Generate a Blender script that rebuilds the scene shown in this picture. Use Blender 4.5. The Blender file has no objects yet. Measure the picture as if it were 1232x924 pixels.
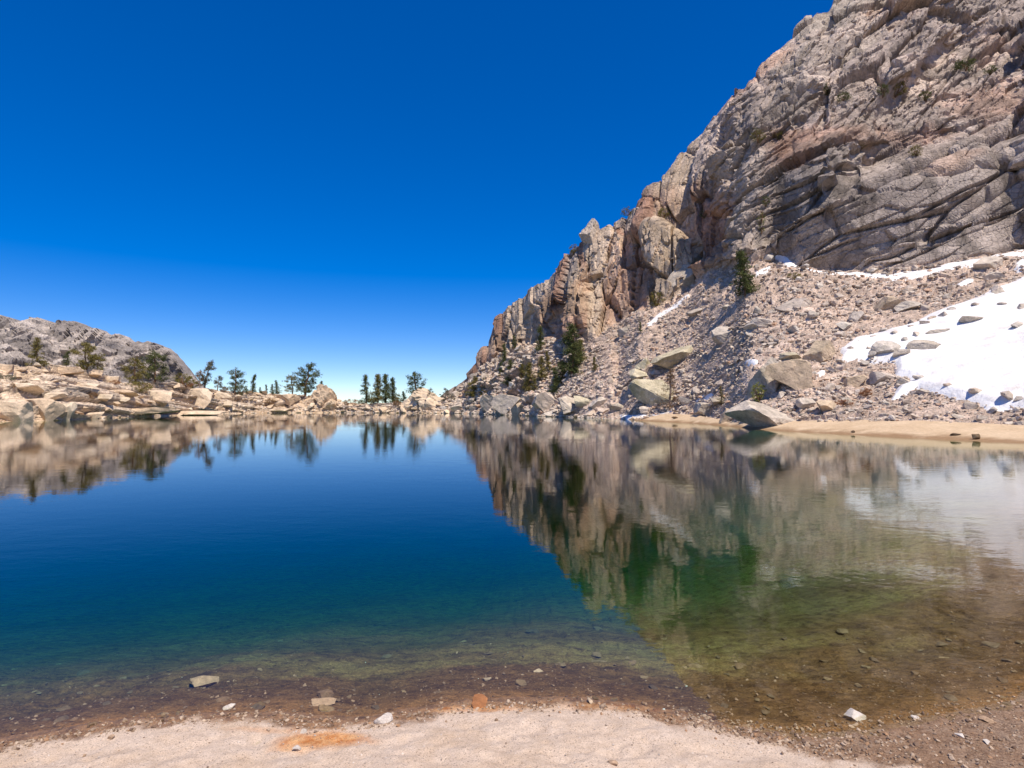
import bpy, math
import numpy as np
from mathutils import Vector, Matrix, Euler

C = bpy.context.scene
COL = C.collection
rad = math.radians

# ------------------------------------------------------------------ camera
F = 734.0                      # focal length in photo pixels (1232 wide)
H = 1.7                        # eye height above the water
PITCH = math.atan(26.0 / F)
cam_d = bpy.data.cameras.new('camera')
cam_d.sensor_width = 36.0
cam_d.lens = F / 1232.0 * 36.0
cam_d.clip_start = 0.05
cam_d.clip_end = 20000
cam = bpy.data.objects.new('camera', cam_d)
COL.objects.link(cam)
cam.location = (0, 0, H)
cam.rotation_euler = (math.pi / 2 + PITCH, 0, 0)
C.camera = cam
C.render.resolution_x = 1024
C.render.resolution_y = 768

# ------------------------------------------------------------------ light
SUN_DIR = Vector((0.24, -0.40, 0.88)).normalized()
EL = math.asin(SUN_DIR.z)
AZ = math.atan2(SUN_DIR.x, SUN_DIR.y)
w = bpy.data.worlds.new('World')
C.world = w
w.use_nodes = True
nt = w.node_tree
nt.nodes.clear()
out = nt.nodes.new('ShaderNodeOutputWorld')
bg = nt.nodes.new('ShaderNodeBackground')
sky = nt.nodes.new('ShaderNodeTexSky')
sky.sky_type = 'NISHITA'
sky.sun_disc = False
sky.sun_elevation = EL
sky.sun_rotation = AZ
sky.altitude = 3000
sky.air_density = 0.9
sky.dust_density = 0.0
sky.ozone_density = 2.0
hsv = nt.nodes.new('ShaderNodeHueSaturation')
hsv.inputs['Hue'].default_value = 0.518
hsv.inputs['Saturation'].default_value = 1.74
hsv.inputs['Value'].default_value = 1.28
gm = nt.nodes.new('ShaderNodeGamma')
gm.inputs['Gamma'].default_value = 0.78
nt.links.new(sky.outputs[0], gm.inputs['Color'])
nt.links.new(gm.outputs[0], hsv.inputs['Color'])
nt.links.new(hsv.outputs[0], bg.inputs['Color'])
bg.inputs['Strength'].default_value = 0.148
nt.links.new(bg.outputs[0], out.inputs['Surface'])
sun_d = bpy.data.lights.new('sun', 'SUN')
sun_d.energy = 4.9
sun_d.angle = rad(0.5)
sun_d.color = (1.0, 0.90, 0.77)
sun = bpy.data.objects.new('sun', sun_d)
COL.objects.link(sun)
sun.rotation_euler = SUN_DIR.to_track_quat('Z', 'Y').to_euler()
sun.location = (60, 0, 120)
C.view_settings.view_transform = 'Standard'
C.view_settings.look = 'None'
C.view_settings.exposure = 0.25
C.view_settings.gamma = 1.0
C.cycles.transparent_max_bounces = 16
C.cycles.max_bounces = 8

# ------------------------------------------------------------------ numpy noise
def _h(i, j, k, s):
    n = (i.astype(np.int64) * 374761393 + j.astype(np.int64) * 668265263 + k * 2147483647 + s * 974634777) & 0xffffffff
    n = ((n ^ (n >> 13)) * 1274126177) & 0xffffffff
    n = ((n ^ (n >> 16)) * 2246822519) & 0xffffffff
    n = n ^ (n >> 15)
    return (n & 0xffffff).astype(np.float64) / 16777216.0

def vn2(x, y, s=0):
    i = np.floor(x); j = np.floor(y)
    fx = x - i; fy = y - j
    fx = fx * fx * fx * (fx * (fx * 6 - 15) + 10); fy = fy * fy * fy * (fy * (fy * 6 - 15) + 10)
    a = _h(i, j, 0, s); b = _h(i + 1, j, 0, s); c = _h(i, j + 1, 0, s); d = _h(i + 1, j + 1, 0, s)
    return (a + (b - a) * fx + (c - a) * fy + (a - b - c + d) * fx * fy) * 2 - 1

def fbm(x, y, o=4, s=0, g=0.5):
    r = 0; a = 1.0; t = 0
    for k in range(o):
        r = r + a * vn2(x * 2 ** k + 17.3 * k, y * 2 ** k - 9.1 * k, s + k); t += a; a *= g
    return r / t

def cells(x, y, s=0):
    """2-D Voronoi: offset to nearest centre, three random values of the cell, F2-F1"""
    i0 = np.floor(x); j0 = np.floor(y)
    f1 = np.full(x.shape, 9.0); f2 = np.full(x.shape, 9.0)
    ci = np.zeros(x.shape); cj = np.zeros(x.shape); dx = np.zeros(x.shape); dy = np.zeros(x.shape)
    for a in (-1, 0, 1):
        for b in (-1, 0, 1):
            i = i0 + a; j = j0 + b
            px = i + 0.08 + 0.84 * _h(i, j, 1, s); py = j + 0.08 + 0.84 * _h(i, j, 2, s)
            ex = x - px; ey = y - py
            d = np.sqrt(ex * ex + ey * ey)
            m = d < f1
            f2 = np.where(m, f1, np.minimum(f2, d))
            f1 = np.where(m, d, f1)
            ci = np.where(m, i, ci); cj = np.where(m, j, cj); dx = np.where(m, ex, dx); dy = np.where(m, ey, dy)
    return dx, dy, _h(ci, cj, 3, s), _h(ci, cj, 4, s), _h(ci, cj, 5, s), f2 - f1

def blocks(u, v, su, sv, s, tilt=1.0, crack=0.35):
    """fractured rock: every cell its own step and its own tilt, cracks between"""
    dx, dy, r1, r2, r3, e = cells(u / su, v / sv, s)
    return (r1 - 0.5) + tilt * ((r2 - 0.5) * dx + (r3 - 0.5) * dy) * 1.6 - crack * np.clip(1 - e / 0.09, 0, 1), r1, e

def rot(u, v, deg):
    c = np.cos(np.radians(deg)); s_ = np.sin(np.radians(deg))
    return u * c + v * s_, -u * s_ + v * c

def sstep(a, b, x):
    t = np.clip((x - a) / (b - a), 0, 1)
    return t * t * (3 - 2 * t)

def curve(pts):
    p = np.array(pts, float)
    return lambda x: np.interp(x, p[:, 0], p[:, 1])

# ------------------------------------------------------------------ picture geometry -> world
def ray(px, py):
    a = (np.asarray(px, float) - 616) / F; b = (462 - np.asarray(py, float)) / F
    dy = math.cos(PITCH) - b * math.sin(PITCH); dz = math.sin(PITCH) + b * math.cos(PITCH)
    return a / dy, dz / dy                          # x and z travelled per metre of y

def project(P):
    x = P[..., 0]; y = P[..., 1]; z = P[..., 2] - H
    d = y * math.cos(PITCH) + z * math.sin(PITCH)
    d = np.maximum(d, 0.01)
    u = -y * math.sin(PITCH) + z * math.cos(PITCH)
    return 616 + F * x / d, 462 - F * u / d

def ground_pt(px, py, z=0.0):
    xe, te = ray(px, py)
    Y = (z - H) / te
    return xe * Y, Y

# ------------------------------------------------------------------ mesh helpers
def mesh(name, V, faces, mats, smooth=False, attrs=None, mat_idx=None):
    V = np.asarray(V, np.float32).reshape(-1, 3)
    me = bpy.data.meshes.new(name)
    if isinstance(faces, np.ndarray):
        n, k = faces.shape
        me.vertices.add(len(V)); me.vertices.foreach_set('co', V.ravel())
        me.loops.add(n * k); me.loops.foreach_set('vertex_index', faces.astype(np.int32).ravel())
        me.polygons.add(n); me.polygons.foreach_set('loop_start', np.arange(0, n * k, k, dtype=np.int32))
    else:
        me.from_pydata([tuple(v) for v in V], [], faces); n = len(faces)
    me.update(calc_edges=True)
    me.polygons.foreach_set('use_smooth', np.full(n, smooth))
    for m in (mats if isinstance(mats, (list, tuple)) else [mats]):
        me.materials.append(m)
    if mat_idx is not None:
        me.polygons.foreach_set('material_index', mat_idx.astype(np.int32))
    for k, a in (attrs or {}).items():
        at = me.color_attributes.new(k, 'FLOAT_COLOR', 'POINT')
        at.data.foreach_set('color', np.asarray(a, np.float32).ravel())
    me.update()
    return me

def obj(name, me, parent=None, loc=None, rotation=None, scale=None):
    o = bpy.data.objects.new(name, me)
    COL.objects.link(o)
    if parent: o.parent = parent
    if loc is not None: o.location = loc
    if rotation is not None: o.rotation_euler = rotation
    if scale is not None: o.scale = scale
    return o

def tag(o, label=None, cat=None, group=None, kind=None):
    if label: o['label'] = label
    if cat: o['category'] = cat
    if group: o['group'] = group
    if kind: o['kind'] = kind
    return o

def grid_faces(r, c, keep=None):
    idx = np.arange(r * c).reshape(r, c)
    q = np.stack([idx[:-1, :-1], idx[:-1, 1:], idx[1:, 1:], idx[1:, :-1]], -1).reshape(-1, 4)
    if keep is not None: q = q[keep.ravel()]
    return q

def compact(V, q, attrs):
    used = np.zeros(len(V), bool); used[q.ravel()] = True
    m = np.cumsum(used) - 1
    return V[used], m[q], {k: a[used] for k, a in attrs.items()}

# ------------------------------------------------------------------ materials
class NT:
    def __init__(s, name):
        s.m = bpy.data.materials.new(name); s.m.use_nodes = True
        s.t = s.m.node_tree; s.t.nodes.clear()
        s.out = s.n('OutputMaterial')
    def n(s, k, **kw):
        d = s.t.nodes.new('ShaderNode' + k)
        for a, b in kw.items(): setattr(d, a, b)
        return d
    def l(s, a, b): s.t.links.new(a, b)
    def mix(s, a, b, f, mode='MIX'):
        d = s.n('Mix', data_type='RGBA', blend_type=mode)
        for v, i in ((f, 0), (a, 6), (b, 7)):
            if hasattr(v, 'links'): s.l(v, d.inputs[i])
            else: d.inputs[i].default_value = v if i == 0 else (*v, 1) if len(v) == 3 else v
        return d.outputs[2]
    def math(s, op, a, b=0.0, c=0.0):
        d = s.n('Math', operation=op)
        for i, v in enumerate((a, b, c)):
            if hasattr(v, 'links'): s.l(v, d.inputs[i])
            else: d.inputs[i].default_value = v
        return d.outputs[0]
    def noise(s, scale, vec, detail=5, rough=0.6, dist=0.0):
        d = s.n('TexNoise'); d.inputs['Scale'].default_value = scale; d.inputs['Detail'].default_value = detail
        d.inputs['Roughness'].default_value = rough; d.inputs['Distortion'].default_value = dist
        s.l(vec, d.inputs['Vector']); return d.outputs['Fac']
    def vor(s, scale, vec, feature='F1', out='Distance'):
        d = s.n('TexVoronoi', feature=feature); d.inputs['Scale'].default_value = scale
        s.l(vec, d.inputs['Vector']); return d.outputs[out]
    def ramp(s, fac, stops):
        d = s.n('ValToRGB'); s.l(fac, d.inputs[0])
        e = d.color_ramp.elements
        while len(e) < len(stops): e.new(0.5)
        for k, (p, c) in enumerate(stops):
            e[k].position = p; e[k].color = (*c, 1) if isinstance(c, tuple) else (c, c, c, 1)
        return d.outputs[0]
    def mapr(s, v, a, b, c, d_):
        d = s.n('MapRange'); s.l(v, d.inputs[0])
        for i, q in enumerate((a, b, c, d_)): d.inputs[i + 1].default_value = q
        return d.outputs[0]
    def bump(s, h, dist, strength=1.0, nrm=None):
        d = s.n('Bump'); d.inputs['Strength'].default_value = strength; d.inputs['Distance'].default_value = dist
        s.l(h, d.inputs['Height'])
        if nrm is not None: s.l(nrm, d.inputs['Normal'])
        return d.outputs[0]
    def pbr(s, col, rough=0.9, nrm=None, spec=0.2, **kw):
        p = s.n('BsdfPrincipled')
        if hasattr(col, 'links'): s.l(col, p.inputs['Base Color'])
        else: p.inputs['Base Color'].default_value = (*col, 1)
        if hasattr(rough, 'links'): s.l(rough, p.inputs['Roughness'])
        else: p.inputs['Roughness'].default_value = rough
        p.inputs['Specular IOR Level'].default_value = spec
        if nrm is not None: s.l(nrm, p.inputs['Normal'])
        for k, v in kw.items(): p.inputs[k].default_value = v
        s.l(p.outputs[0], s.out.inputs['Surface'])
        return p

def rock_sheet_mat(name, s1, bump_d, contrast=0.35):
    """colour of the terrain sheets: painted rock tint times grain, with relief"""
    t = NT(name)
    geo = t.n('NewGeometry'); pos = geo.outputs['Position']
    at = t.n('Attribute', attribute_name='tint')
    n1 = t.noise(s1, pos, 8, 0.68); n2 = t.noise(s1 * 6, pos, 6, 0.7)
    v = t.vor(s1 * 2.2, pos, 'F1', 'Color')
    sep = t.n('SeparateColor'); t.l(v, sep.inputs[0])
    g1 = t.mapr(n1, 0.3, 0.7, 1 - contrast, 1 + contrast)
    g2 = t.mapr(n2, 0.3, 0.7, 0.78, 1.2)
    g3 = t.mapr(sep.outputs[0], 0, 1, 0.84, 1.14)
    g = t.math('MULTIPLY', t.math('MULTIPLY', g1, g2), g3)
    comb = t.n('CombineXYZ')
    for i in range(3): t.l(g, comb.inputs[i])
    c = t.mix(at.outputs['Color'], comb.outputs[0], 1.0, 'MULTIPLY')
    dark = t.ramp(t.noise(s1 * 1.7, pos, 6, 0.75), [(0.36, 1.0), (0.42, 0.0)])
    c = t.mix(c, (0.12, 0.10, 0.085), t.math('MULTIPLY', dark, 0.32))
    nb = t.bump(n1, bump_d, 0.8)
    nb = t.bump(n2, bump_d * 0.3, 0.8, nb)
    vd = t.vor(s1 * 5, pos, 'DISTANCE_TO_EDGE')
    nb = t.bump(t.ramp(vd, [(0.0, 0.0), (0.08, 1.0)]), bump_d * 0.25, 0.7, nb)
    t.pbr(c, 0.93, nb, 0.15)
    return t.m

def boulder_mat(name, cols, scale=1.0, lichen=0.35, bump_d=0.08, var=0.35):
    t = NT(name)
    tc = t.n('TexCoord'); oi = t.n('ObjectInfo')
    add = t.n('VectorMath', operation='ADD'); mul = t.n('VectorMath', operation='SCALE')
    geo = t.n('NewGeometry')
    v = geo.outputs['Position']
    base = t.ramp(oi.outputs['Random'], [(i / (len(cols) - 1), c) for i, c in enumerate(cols)])
    n1 = t.noise(1.1 * scale, v, 8, 0.7); n2 = t.noise(7 * scale, v, 6, 0.7)
    g = t.math('MULTIPLY', t.mapr(n1, 0.3, 0.7, 1 - var, 1 + var), t.mapr(n2, 0.3, 0.7, 0.8, 1.2))
    comb = t.n('CombineXYZ')
    for i in range(3): t.l(g, comb.inputs[i])
    c = t.mix(base, comb.outputs[0], 1.0, 'MULTIPLY')
    lf = t.ramp(t.noise(0.7 * scale, v, 6, 0.75), [(0.5, 0.0), (0.62, 1.0)])
    c = t.mix(c, (0.30, 0.27, 0.15), t.math('MULTIPLY', lf, lichen))
    dk = t.ramp(t.noise(2.4 * scale, v, 7, 0.8), [(0.34, 1.0), (0.42, 0.0)])
    c = t.mix(c, (0.09, 0.08, 0.07), t.math('MULTIPLY', dk, 0.5))
    nb = t.bump(n1, bump_d, 0.8); nb = t.bump(n2, bump_d * 0.3, 0.8, nb)
    t.pbr(c, 0.92, nb, 0.15)
    return t.m

M_mount = rock_sheet_mat('mountain_granite', 0.35, 0.5)
M_talus = rock_sheet_mat('talus_rubble', 1.1, 0.22, 0.4)
M_left = rock_sheet_mat('shore_granite', 0.55, 0.22, 0.18)
M_far = rock_sheet_mat('far_granite', 0.06, 3.0, 0.25)
M_boul = boulder_mat('talus_boulder_granite', [(0.50, 0.42, 0.35), (0.44, 0.37, 0.31), (0.55, 0.47, 0.39), (0.52, 0.41, 0.32), (0.45, 0.40, 0.34), (0.58, 0.51, 0.43)], 1.0, 0.2, 0.15, 0.4)
M_stuff = rock_sheet_mat('rubble_granite', 1.6, 0.12, 0.3)
M_green = boulder_mat('lichened_granite', [(0.50, 0.44, 0.31), (0.46, 0.40, 0.29)], 0.8, 0.5, 0.22, 0.45)
M_grey = boulder_mat('grey_granite', [(0.50, 0.43, 0.35), (0.45, 0.385, 0.315)], 0.8, 0.25, 0.22, 0.45)
M_pale = boulder_mat('pale_granite', [(0.54, 0.465, 0.38), (0.50, 0.43, 0.36)], 1.0, 0.12, 0.14, 0.4)
M_tan = boulder_mat('tan_granite', [(0.54, 0.42, 0.29), (0.48, 0.37, 0.26)], 0.9, 0.15, 0.15, 0.4)
M_slab = boulder_mat('shore_slab_granite', [(0.58, 0.44, 0.30), (0.54, 0.405, 0.275), (0.63, 0.50, 0.36), (0.58, 0.475, 0.345)], 0.7, 0.08, 0.16, 0.35)
M_wet = boulder_mat('lake_stone', [(0.22, 0.14, 0.08), (0.10, 0.07, 0.045), (0.26, 0.18, 0.10), (0.14, 0.10, 0.06)], 25, 0.1, 0.004)
M_white = boulder_mat('white_quartz', [(0.56, 0.50, 0.44), (0.50, 0.44, 0.38)], 20, 0.05, 0.006, 0.2)
M_rust = boulder_mat('rust_stone', [(0.34, 0.15, 0.06), (0.30, 0.13, 0.06)], 20, 0.0, 0.006)
M_brown = boulder_mat('brown_stone', [(0.42, 0.29, 0.19), (0.38, 0.26, 0.17)], 18, 0.2, 0.006)

def simple_mat(name, col, var, scale, bump_d, rough=0.9):
    t = NT(name); geo = t.n('NewGeometry'); pos = geo.outputs['Position']
    n = t.noise(scale, pos, 7, 0.7)
    c = t.mix(tuple(q * (1 - var) for q in col), tuple(min(1, q * (1 + var)) for q in col), t.mapr(n, 0.3, 0.7, 0, 1))
    t.pbr(c, rough, t.bump(n, bump_d, 0.8), 0.2); return t.m

def snow_mat():
    t = NT('old_snow'); geo = t.n('NewGeometry'); pos = geo.outputs['Position']
    n = t.noise(0.5, pos, 6, 0.7); n2 = t.noise(2.5, pos, 5, 0.6)
    c = t.mix((0.80, 0.79, 0.78), (0.60, 0.55, 0.50), t.mapr(n, 0.5, 0.72, 0, 1))
    t.pbr(c, 0.6, t.bump(n2, 0.08, 0.7, t.bump(n, 0.3, 0.7)), 0.3, **{'Subsurface Weight': 0.0}); return t.m
M_snow = snow_mat()

def leaf_mat():
    t = NT('needle_foliage'); at = t.n('Attribute', attribute_name='tint')
    d = t.n('BsdfDiffuse'); tr = t.n('BsdfTranslucent'); mx = t.n('MixShader'); mx.inputs[0].default_value = 0.2
    t.l(at.outputs['Color'], d.inputs[0]); t.l(at.outputs['Color'], tr.inputs[0])
    t.l(d.outputs[0], mx.inputs[1]); t.l(tr.outputs[0], mx.inputs[2]); t.l(mx.outputs[0], t.out.inputs[0]); return t.m
M_leaf = leaf_mat()
M_bark = simple_mat('pine_bark', (0.17, 0.10, 0.06), 0.5, 6, 0.03)
M_dead = simple_mat('weathered_bark', (0.24, 0.18, 0.14), 0.4, 6, 0.03)

def sand_mat():
    """near beach: attribute beach = (dryness, orange stain, wet gravel)"""
    t = NT('beach_sand'); geo = t.n('NewGeometry'); pos = geo.outputs['Position']
    at = t.n('Attribute', attribute_name='beach'); sp = t.n('SeparateColor'); t.l(at.outputs['Color'], sp.inputs[0])
    n0 = t.noise(2.2, pos, 6, 0.65); n1 = t.noise(14, pos, 8, 0.75); n2 = t.noise(130, pos, 5, 0.85); n3 = t.noise(480, pos, 3, 0.8)
    dry = t.mix((0.52, 0.395, 0.29), (0.63, 0.505, 0.40), t.mapr(n1, 0.3, 0.7, 0, 1))
    dry = t.mix(dry, (0.46, 0.32, 0.20), t.mapr(n0, 0.5, 0.72, 0, 0.6))
    wet = t.mix((0.10, 0.052, 0.028), (0.38, 0.22, 0.115), t.mapr(n1, 0.34, 0.64, 0, 1))
    col = t.mix(wet, dry, sp.outputs[0])
    org = t.mix((0.44, 0.15, 0.03), (0.66, 0.38, 0.17), t.mapr(n1, 0.38, 0.62, 0, 1))
    col = t.mix(col, org, sp.outputs[1])
    gr = t.vor(130, pos, 'F1', 'Color'); gs = t.n('SeparateColor'); t.l(gr, gs.inputs[0])
    grc = t.mix((0.10, 0.055, 0.03), (0.38, 0.26, 0.17), gs.outputs[0])
    col = t.mix(col, grc, t.math('MULTIPLY', sp.outputs[2], t.mapr(n0, 0.4, 0.6, 0.35, 0.9)))
    col = t.mix(col, (0.30, 0.235, 0.18), t.math('MULTIPLY', sp.outputs[2], t.mapr(n1, 0.5, 0.68, 0, 0.55)))
    grain = t.math('MULTIPLY', t.mapr(n2, 0.3, 0.7, 0.62, 1.34), t.mapr(n3, 0.25, 0.75, 0.6, 1.4))
    comb = t.n('CombineXYZ')
    for i in range(3): t.l(grain, comb.inputs[i])
    col = t.mix(col, comb.outputs[0], 1.0, 'MULTIPLY')
    sc = t.vor(190, pos, 'F1', 'Color'); ss = t.n('SeparateColor'); t.l(sc, ss.inputs[0])
    speck = t.ramp(ss.outputs[1], [(0.94, 0.0), (0.95, 1.0)])
    col = t.mix(col, (0.14, 0.10, 0.08), t.math('MULTIPLY', speck, 0.55))
    nb = t.bump(n1, 0.012, 0.7); nb = t.bump(n2, 0.0025, 0.9, nb); nb = t.bump(gs.outputs[0], 0.004, 0.5, nb)
    t.pbr(col, t.mapr(sp.outputs[0], 0, 1, 0.55, 0.95), nb, 0.25); return t.m
M_sand = sand_mat()

def bed_mat():
    """silt with an algae band farther out and deep silt lightened as scattered light, a dark leaf-litter band and a rusty rim: attribute bed = (rim, algae, litter)"""
    t = NT('lake_bed_silt'); geo = t.n('NewGeometry'); pos = geo.outputs['Position']
    at = t.n('Attribute', attribute_name='bed'); sp = t.n('SeparateColor'); t.l(at.outputs['Color'], sp.inputs[0])
    st = t.n('Mapping'); st.inputs['Scale'].default_value = (0.6, 1.0, 1.0); st.inputs['Rotation'].default_value = (0, 0, 0.25)
    t.l(pos, st.inputs['Vector'])
    n0 = t.noise(1.1, st.outputs[0], 7, 0.7, 0.6); n1 = t.noise(9, st.outputs[0], 8, 0.78, 0.3); n2 = t.noise(70, pos, 5, 0.75); n3 = t.noise(24, st.outputs[0], 6, 0.75)
    c = t.mix((0.085, 0.046, 0.022), (0.26, 0.15, 0.065), t.mapr(n1, 0.36, 0.62, 0, 1))
    c = t.mix(c, (0.30, 0.215, 0.085), t.math('MULTIPLY', sp.outputs[1], t.mapr(n1, 0.40, 0.58, 0.15, 1)))
    c = t.mix(c, (0.13, 0.07, 0.028), t.math('MULTIPLY', sp.outputs[2], t.mapr(n3, 0.38, 0.56, 1, 0.1)))
    c = t.mix(c, (0.38, 0.20, 0.08), t.math('MULTIPLY', sp.outputs[0], t.mapr(n3, 0.38, 0.6, 0.3, 1)))
    dk = t.ramp(n3, [(0.38, 1.0), (0.46, 0.0)])
    c = t.mix(c, (0.05, 0.028, 0.016), t.math('MULTIPLY', dk, 0.5))
    comb = t.n('CombineXYZ'); g = t.mapr(n2, 0.3, 0.7, 0.5, 1.5)
    for i in range(3): t.l(g, comb.inputs[i])
    c = t.mix(c, comb.outputs[0], 1.0, 'MULTIPLY')
    nb = t.bump(n3, 0.03, 0.9); nb = t.bump(n2, 0.008, 0.9, nb)
    t.pbr(c, 0.9, nb, 0.1); return t.m
M_bed = bed_mat()

def beach_far_mat():
    t = NT('far_beach_sand'); geo = t.n('NewGeometry'); pos = geo.outputs['Position']
    n0 = t.noise(0.6, pos, 6, 0.6); n1 = t.noise(6, pos, 6, 0.7)
    c = t.mix((0.50, 0.36, 0.22), (0.62, 0.47, 0.31), t.mapr(n0, 0.3, 0.7, 0, 1))
    sx = t.n('SeparateXYZ'); t.l(pos, sx.inputs[0])
    c = t.mix(c, (0.27, 0.165, 0.085), t.mapr(t.math('ADD', sx.outputs[2], t.mapr(n0, 0.3, 0.7, -0.08, 0.08)), 0.22, 0.05, 0, 0.9))
    comb = t.n('CombineXYZ'); g = t.mapr(n1, 0.3, 0.7, 0.82, 1.15)
    for i in range(3): t.l(g, comb.inputs[i])
    c = t.mix(c, comb.outputs[0], 1.0, 'MULTIPLY')
    t.pbr(c, 0.9, t.bump(n1, 0.04, 0.7), 0.2); return t.m
M_beach2 = beach_far_mat()

def water_mat():
    t = NT('lake_water'); geo = t.n('NewGeometry'); pos = geo.outputs['Position']
    m1 = t.n('Mapping'); m1.inputs['Scale'].default_value = (1.0, 1.6, 1.0); m1.inputs['Rotation'].default_value = (0, 0, 0.35); t.l(pos, m1.inputs[0])
    big = t.noise(0.09, m1.outputs[0], 3, 0.5)
    n1 = t.noise(1.6, m1.outputs[0], 4, 0.55, 0.4); n2 = t.noise(7.0, m1.outputs[0], 3, 0.5, 0.3)
    patch = t.mapr(big, 0.40, 0.62, 0.35, 1.0)
    sx = t.n('SeparateXYZ'); t.l(pos, sx.inputs[0])
    right = t.mapr(sx.outputs[0], -2.0, 6.0, 0.4, 0.62)
    amp = t.math('MULTIPLY', patch, right)
    h = t.math('MULTIPLY', t.math('ADD', t.math('MULTIPLY', n1, 1.0), t.math('MULTIPLY', n2, 0.22)), amp)
    nb = t.bump(h, 0.0075, 1.0)
    gl = t.n('BsdfGlossy'); gl.inputs['Roughness'].default_value = 0.015; gl.inputs['Color'].default_value = (1, 1, 1, 1)
    t.l(nb, gl.inputs['Normal'])
    tr = t.n('BsdfTransparent'); tr.inputs[0].default_value = (0.93, 0.96, 0.95, 1)
    fr = t.n('Fresnel'); fr.inputs['IOR'].default_value = 1.32; t.l(nb, fr.inputs['Normal'])
    mx = t.n('MixShader'); t.l(fr.outputs[0], mx.inputs[0]); t.l(tr.outputs[0], mx.inputs[1]); t.l(gl.outputs[0], mx.inputs[2])
    t.l(mx.outputs[0], t.out.inputs['Surface'])
    va = t.n('VolumeAbsorption'); va.inputs['Color'].default_value = (0.10, 0.745, 0.50, 1); va.inputs['Density'].default_value = 0.50
    t.l(va.outputs[0], t.out.inputs['Volume']); return t.m
M_water = water_mat()

# ------------------------------------------------------------------ terrain sheets (columns by bearing, integrated uphill)
def sheet(xs, ylow, rows_y, slope, skirt):
    """rows_y: (R,N) picture rows from the waterline up; the depth comes from walking up the given slope"""
    R, N = rows_y.shape
    PX = np.broadcast_to(xs, (R, N))
    xe, te = ray(PX, rows_y)
    Y = np.zeros((R, N)); Y[0] = H / np.maximum(-te[0], 1e-4)
    for i in range(1, R):
        s = slope(xs, rows_y[i])
        d = np.maximum(s - te[i], 0.12)
        Y[i] = Y[i - 1] * np.exp(np.clip((te[i] - te[i - 1]) / d, 0, 0.5))
    P = np.stack([xe * Y, Y, H + te * Y], -1)
    sk = []
    for (dy, z) in skirt:
        Q = P[0].copy(); yy = Q[:, 1] - (dy(xs) if callable(dy) else dy)
        Q[:, 0] *= yy / Q[:, 1]; Q[:, 1] = yy; Q[:, 2] = z; sk.append(Q)
    return P, np.array(sk)

def smooth_grid(A, n):
    for _ in range(n):
        B = A.copy()
        B[1:-1] = (A[:-2] + A[1:-1] * 2 + A[2:]) / 4
        A = B.copy(); A[:, 1:-1] = (B[:, :-2] + B[:, 1:-1] * 2 + B[:, 2:]) / 4
    return A

def normals(P):
    du = np.gradient(P, axis=1); dv = np.gradient(P, axis=0)
    n = np.cross(du, dv); n /= np.maximum(np.linalg.norm(n, axis=-1, keepdims=True), 1e-9)
    return n

# ---- the big mountain on the right
SKY = curve([(500, 494), (540, 470), (556, 460), (566, 447), (575, 431), (585, 414), (592, 394), (600, 380), (618, 364), (640, 346), (655, 338), (668, 327), (690, 302),
             (703, 288), (735, 270), (750, 258), (768, 240), (780, 225), (800, 208), (820, 190), (840, 168), (860, 145), (876, 118), (885, 106), (895, 107), (905, 90),
             (930, 65), (955, 45), (972, 22), (984, 13), (996, 12), (1004, 0), (1020, -14), (1060, -45), (1110, -80), (1180, -120), (1260, -160), (1340, -180), (1500, -160)])
WAT = curve([(500, 497), (560, 497.5), (600, 499), (640, 500.5), (700, 502.5), (745, 504), (770, 506), (830, 509), (880, 513), (905, 516), (950, 519), (1030, 523), (1100, 527), (1232, 533), (1500, 560)])
BTOP = curve([(500, 497), (735, 503.5), (750, 500), (775, 500), (800, 495), (835, 496), (870, 503), (900, 508), (952, 505), (1000, 505), (1110, 503), (1232, 509), (1500, 530)])
CBASE = curve([(500, 496), (540, 482), (575, 458), (600, 430), (640, 414), (661, 412), (700, 415), (719, 408), (764, 376), (800, 370), (830, 347), (860, 325), (900, 326), (935, 312),
               (963, 326), (1000, 330), (1050, 331), (1090, 328), (1150, 318), (1232, 302), (1500, 262)])

def m_slope(x, y):
    wt = CBASE(x); b = BTOP(x)
    low = np.where(y > b, 0.16, 0.62 - 0.07 * sstep(850, 1050, x))
    g = sstep(40, 5, b - y) * sstep(950, 1060, x)
    low = np.where(y > b, low, low * (1 - g) + 0.30 * g)
    steep = 2.6 - 0.4 * sstep(780, 960, x)
    up = 1.65 + 0.0 * x
    k = sstep(0, 1, (wt - y) / 190)
    hi = steep * (1 - k) + up * k
    m = sstep(-1, 9, wt - y)
    return low * (1 - m) + hi * m

xs = np.concatenate([np.arange(520, 1242, 1.22), np.arange(1242, 1480, 5.0)])
N = len(xs)
R1, R2 = 470, 26
sky_x = SKY(xs) + 3.0 * fbm(xs / 22, xs * 0, 4, 3) * sstep(560, 600, xs)
ymid = np.maximum(sky_x, -14); yend = np.minimum(ymid - 0.3, sky_x)
tt = np.linspace(0, 1, R1)[:, None]
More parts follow.
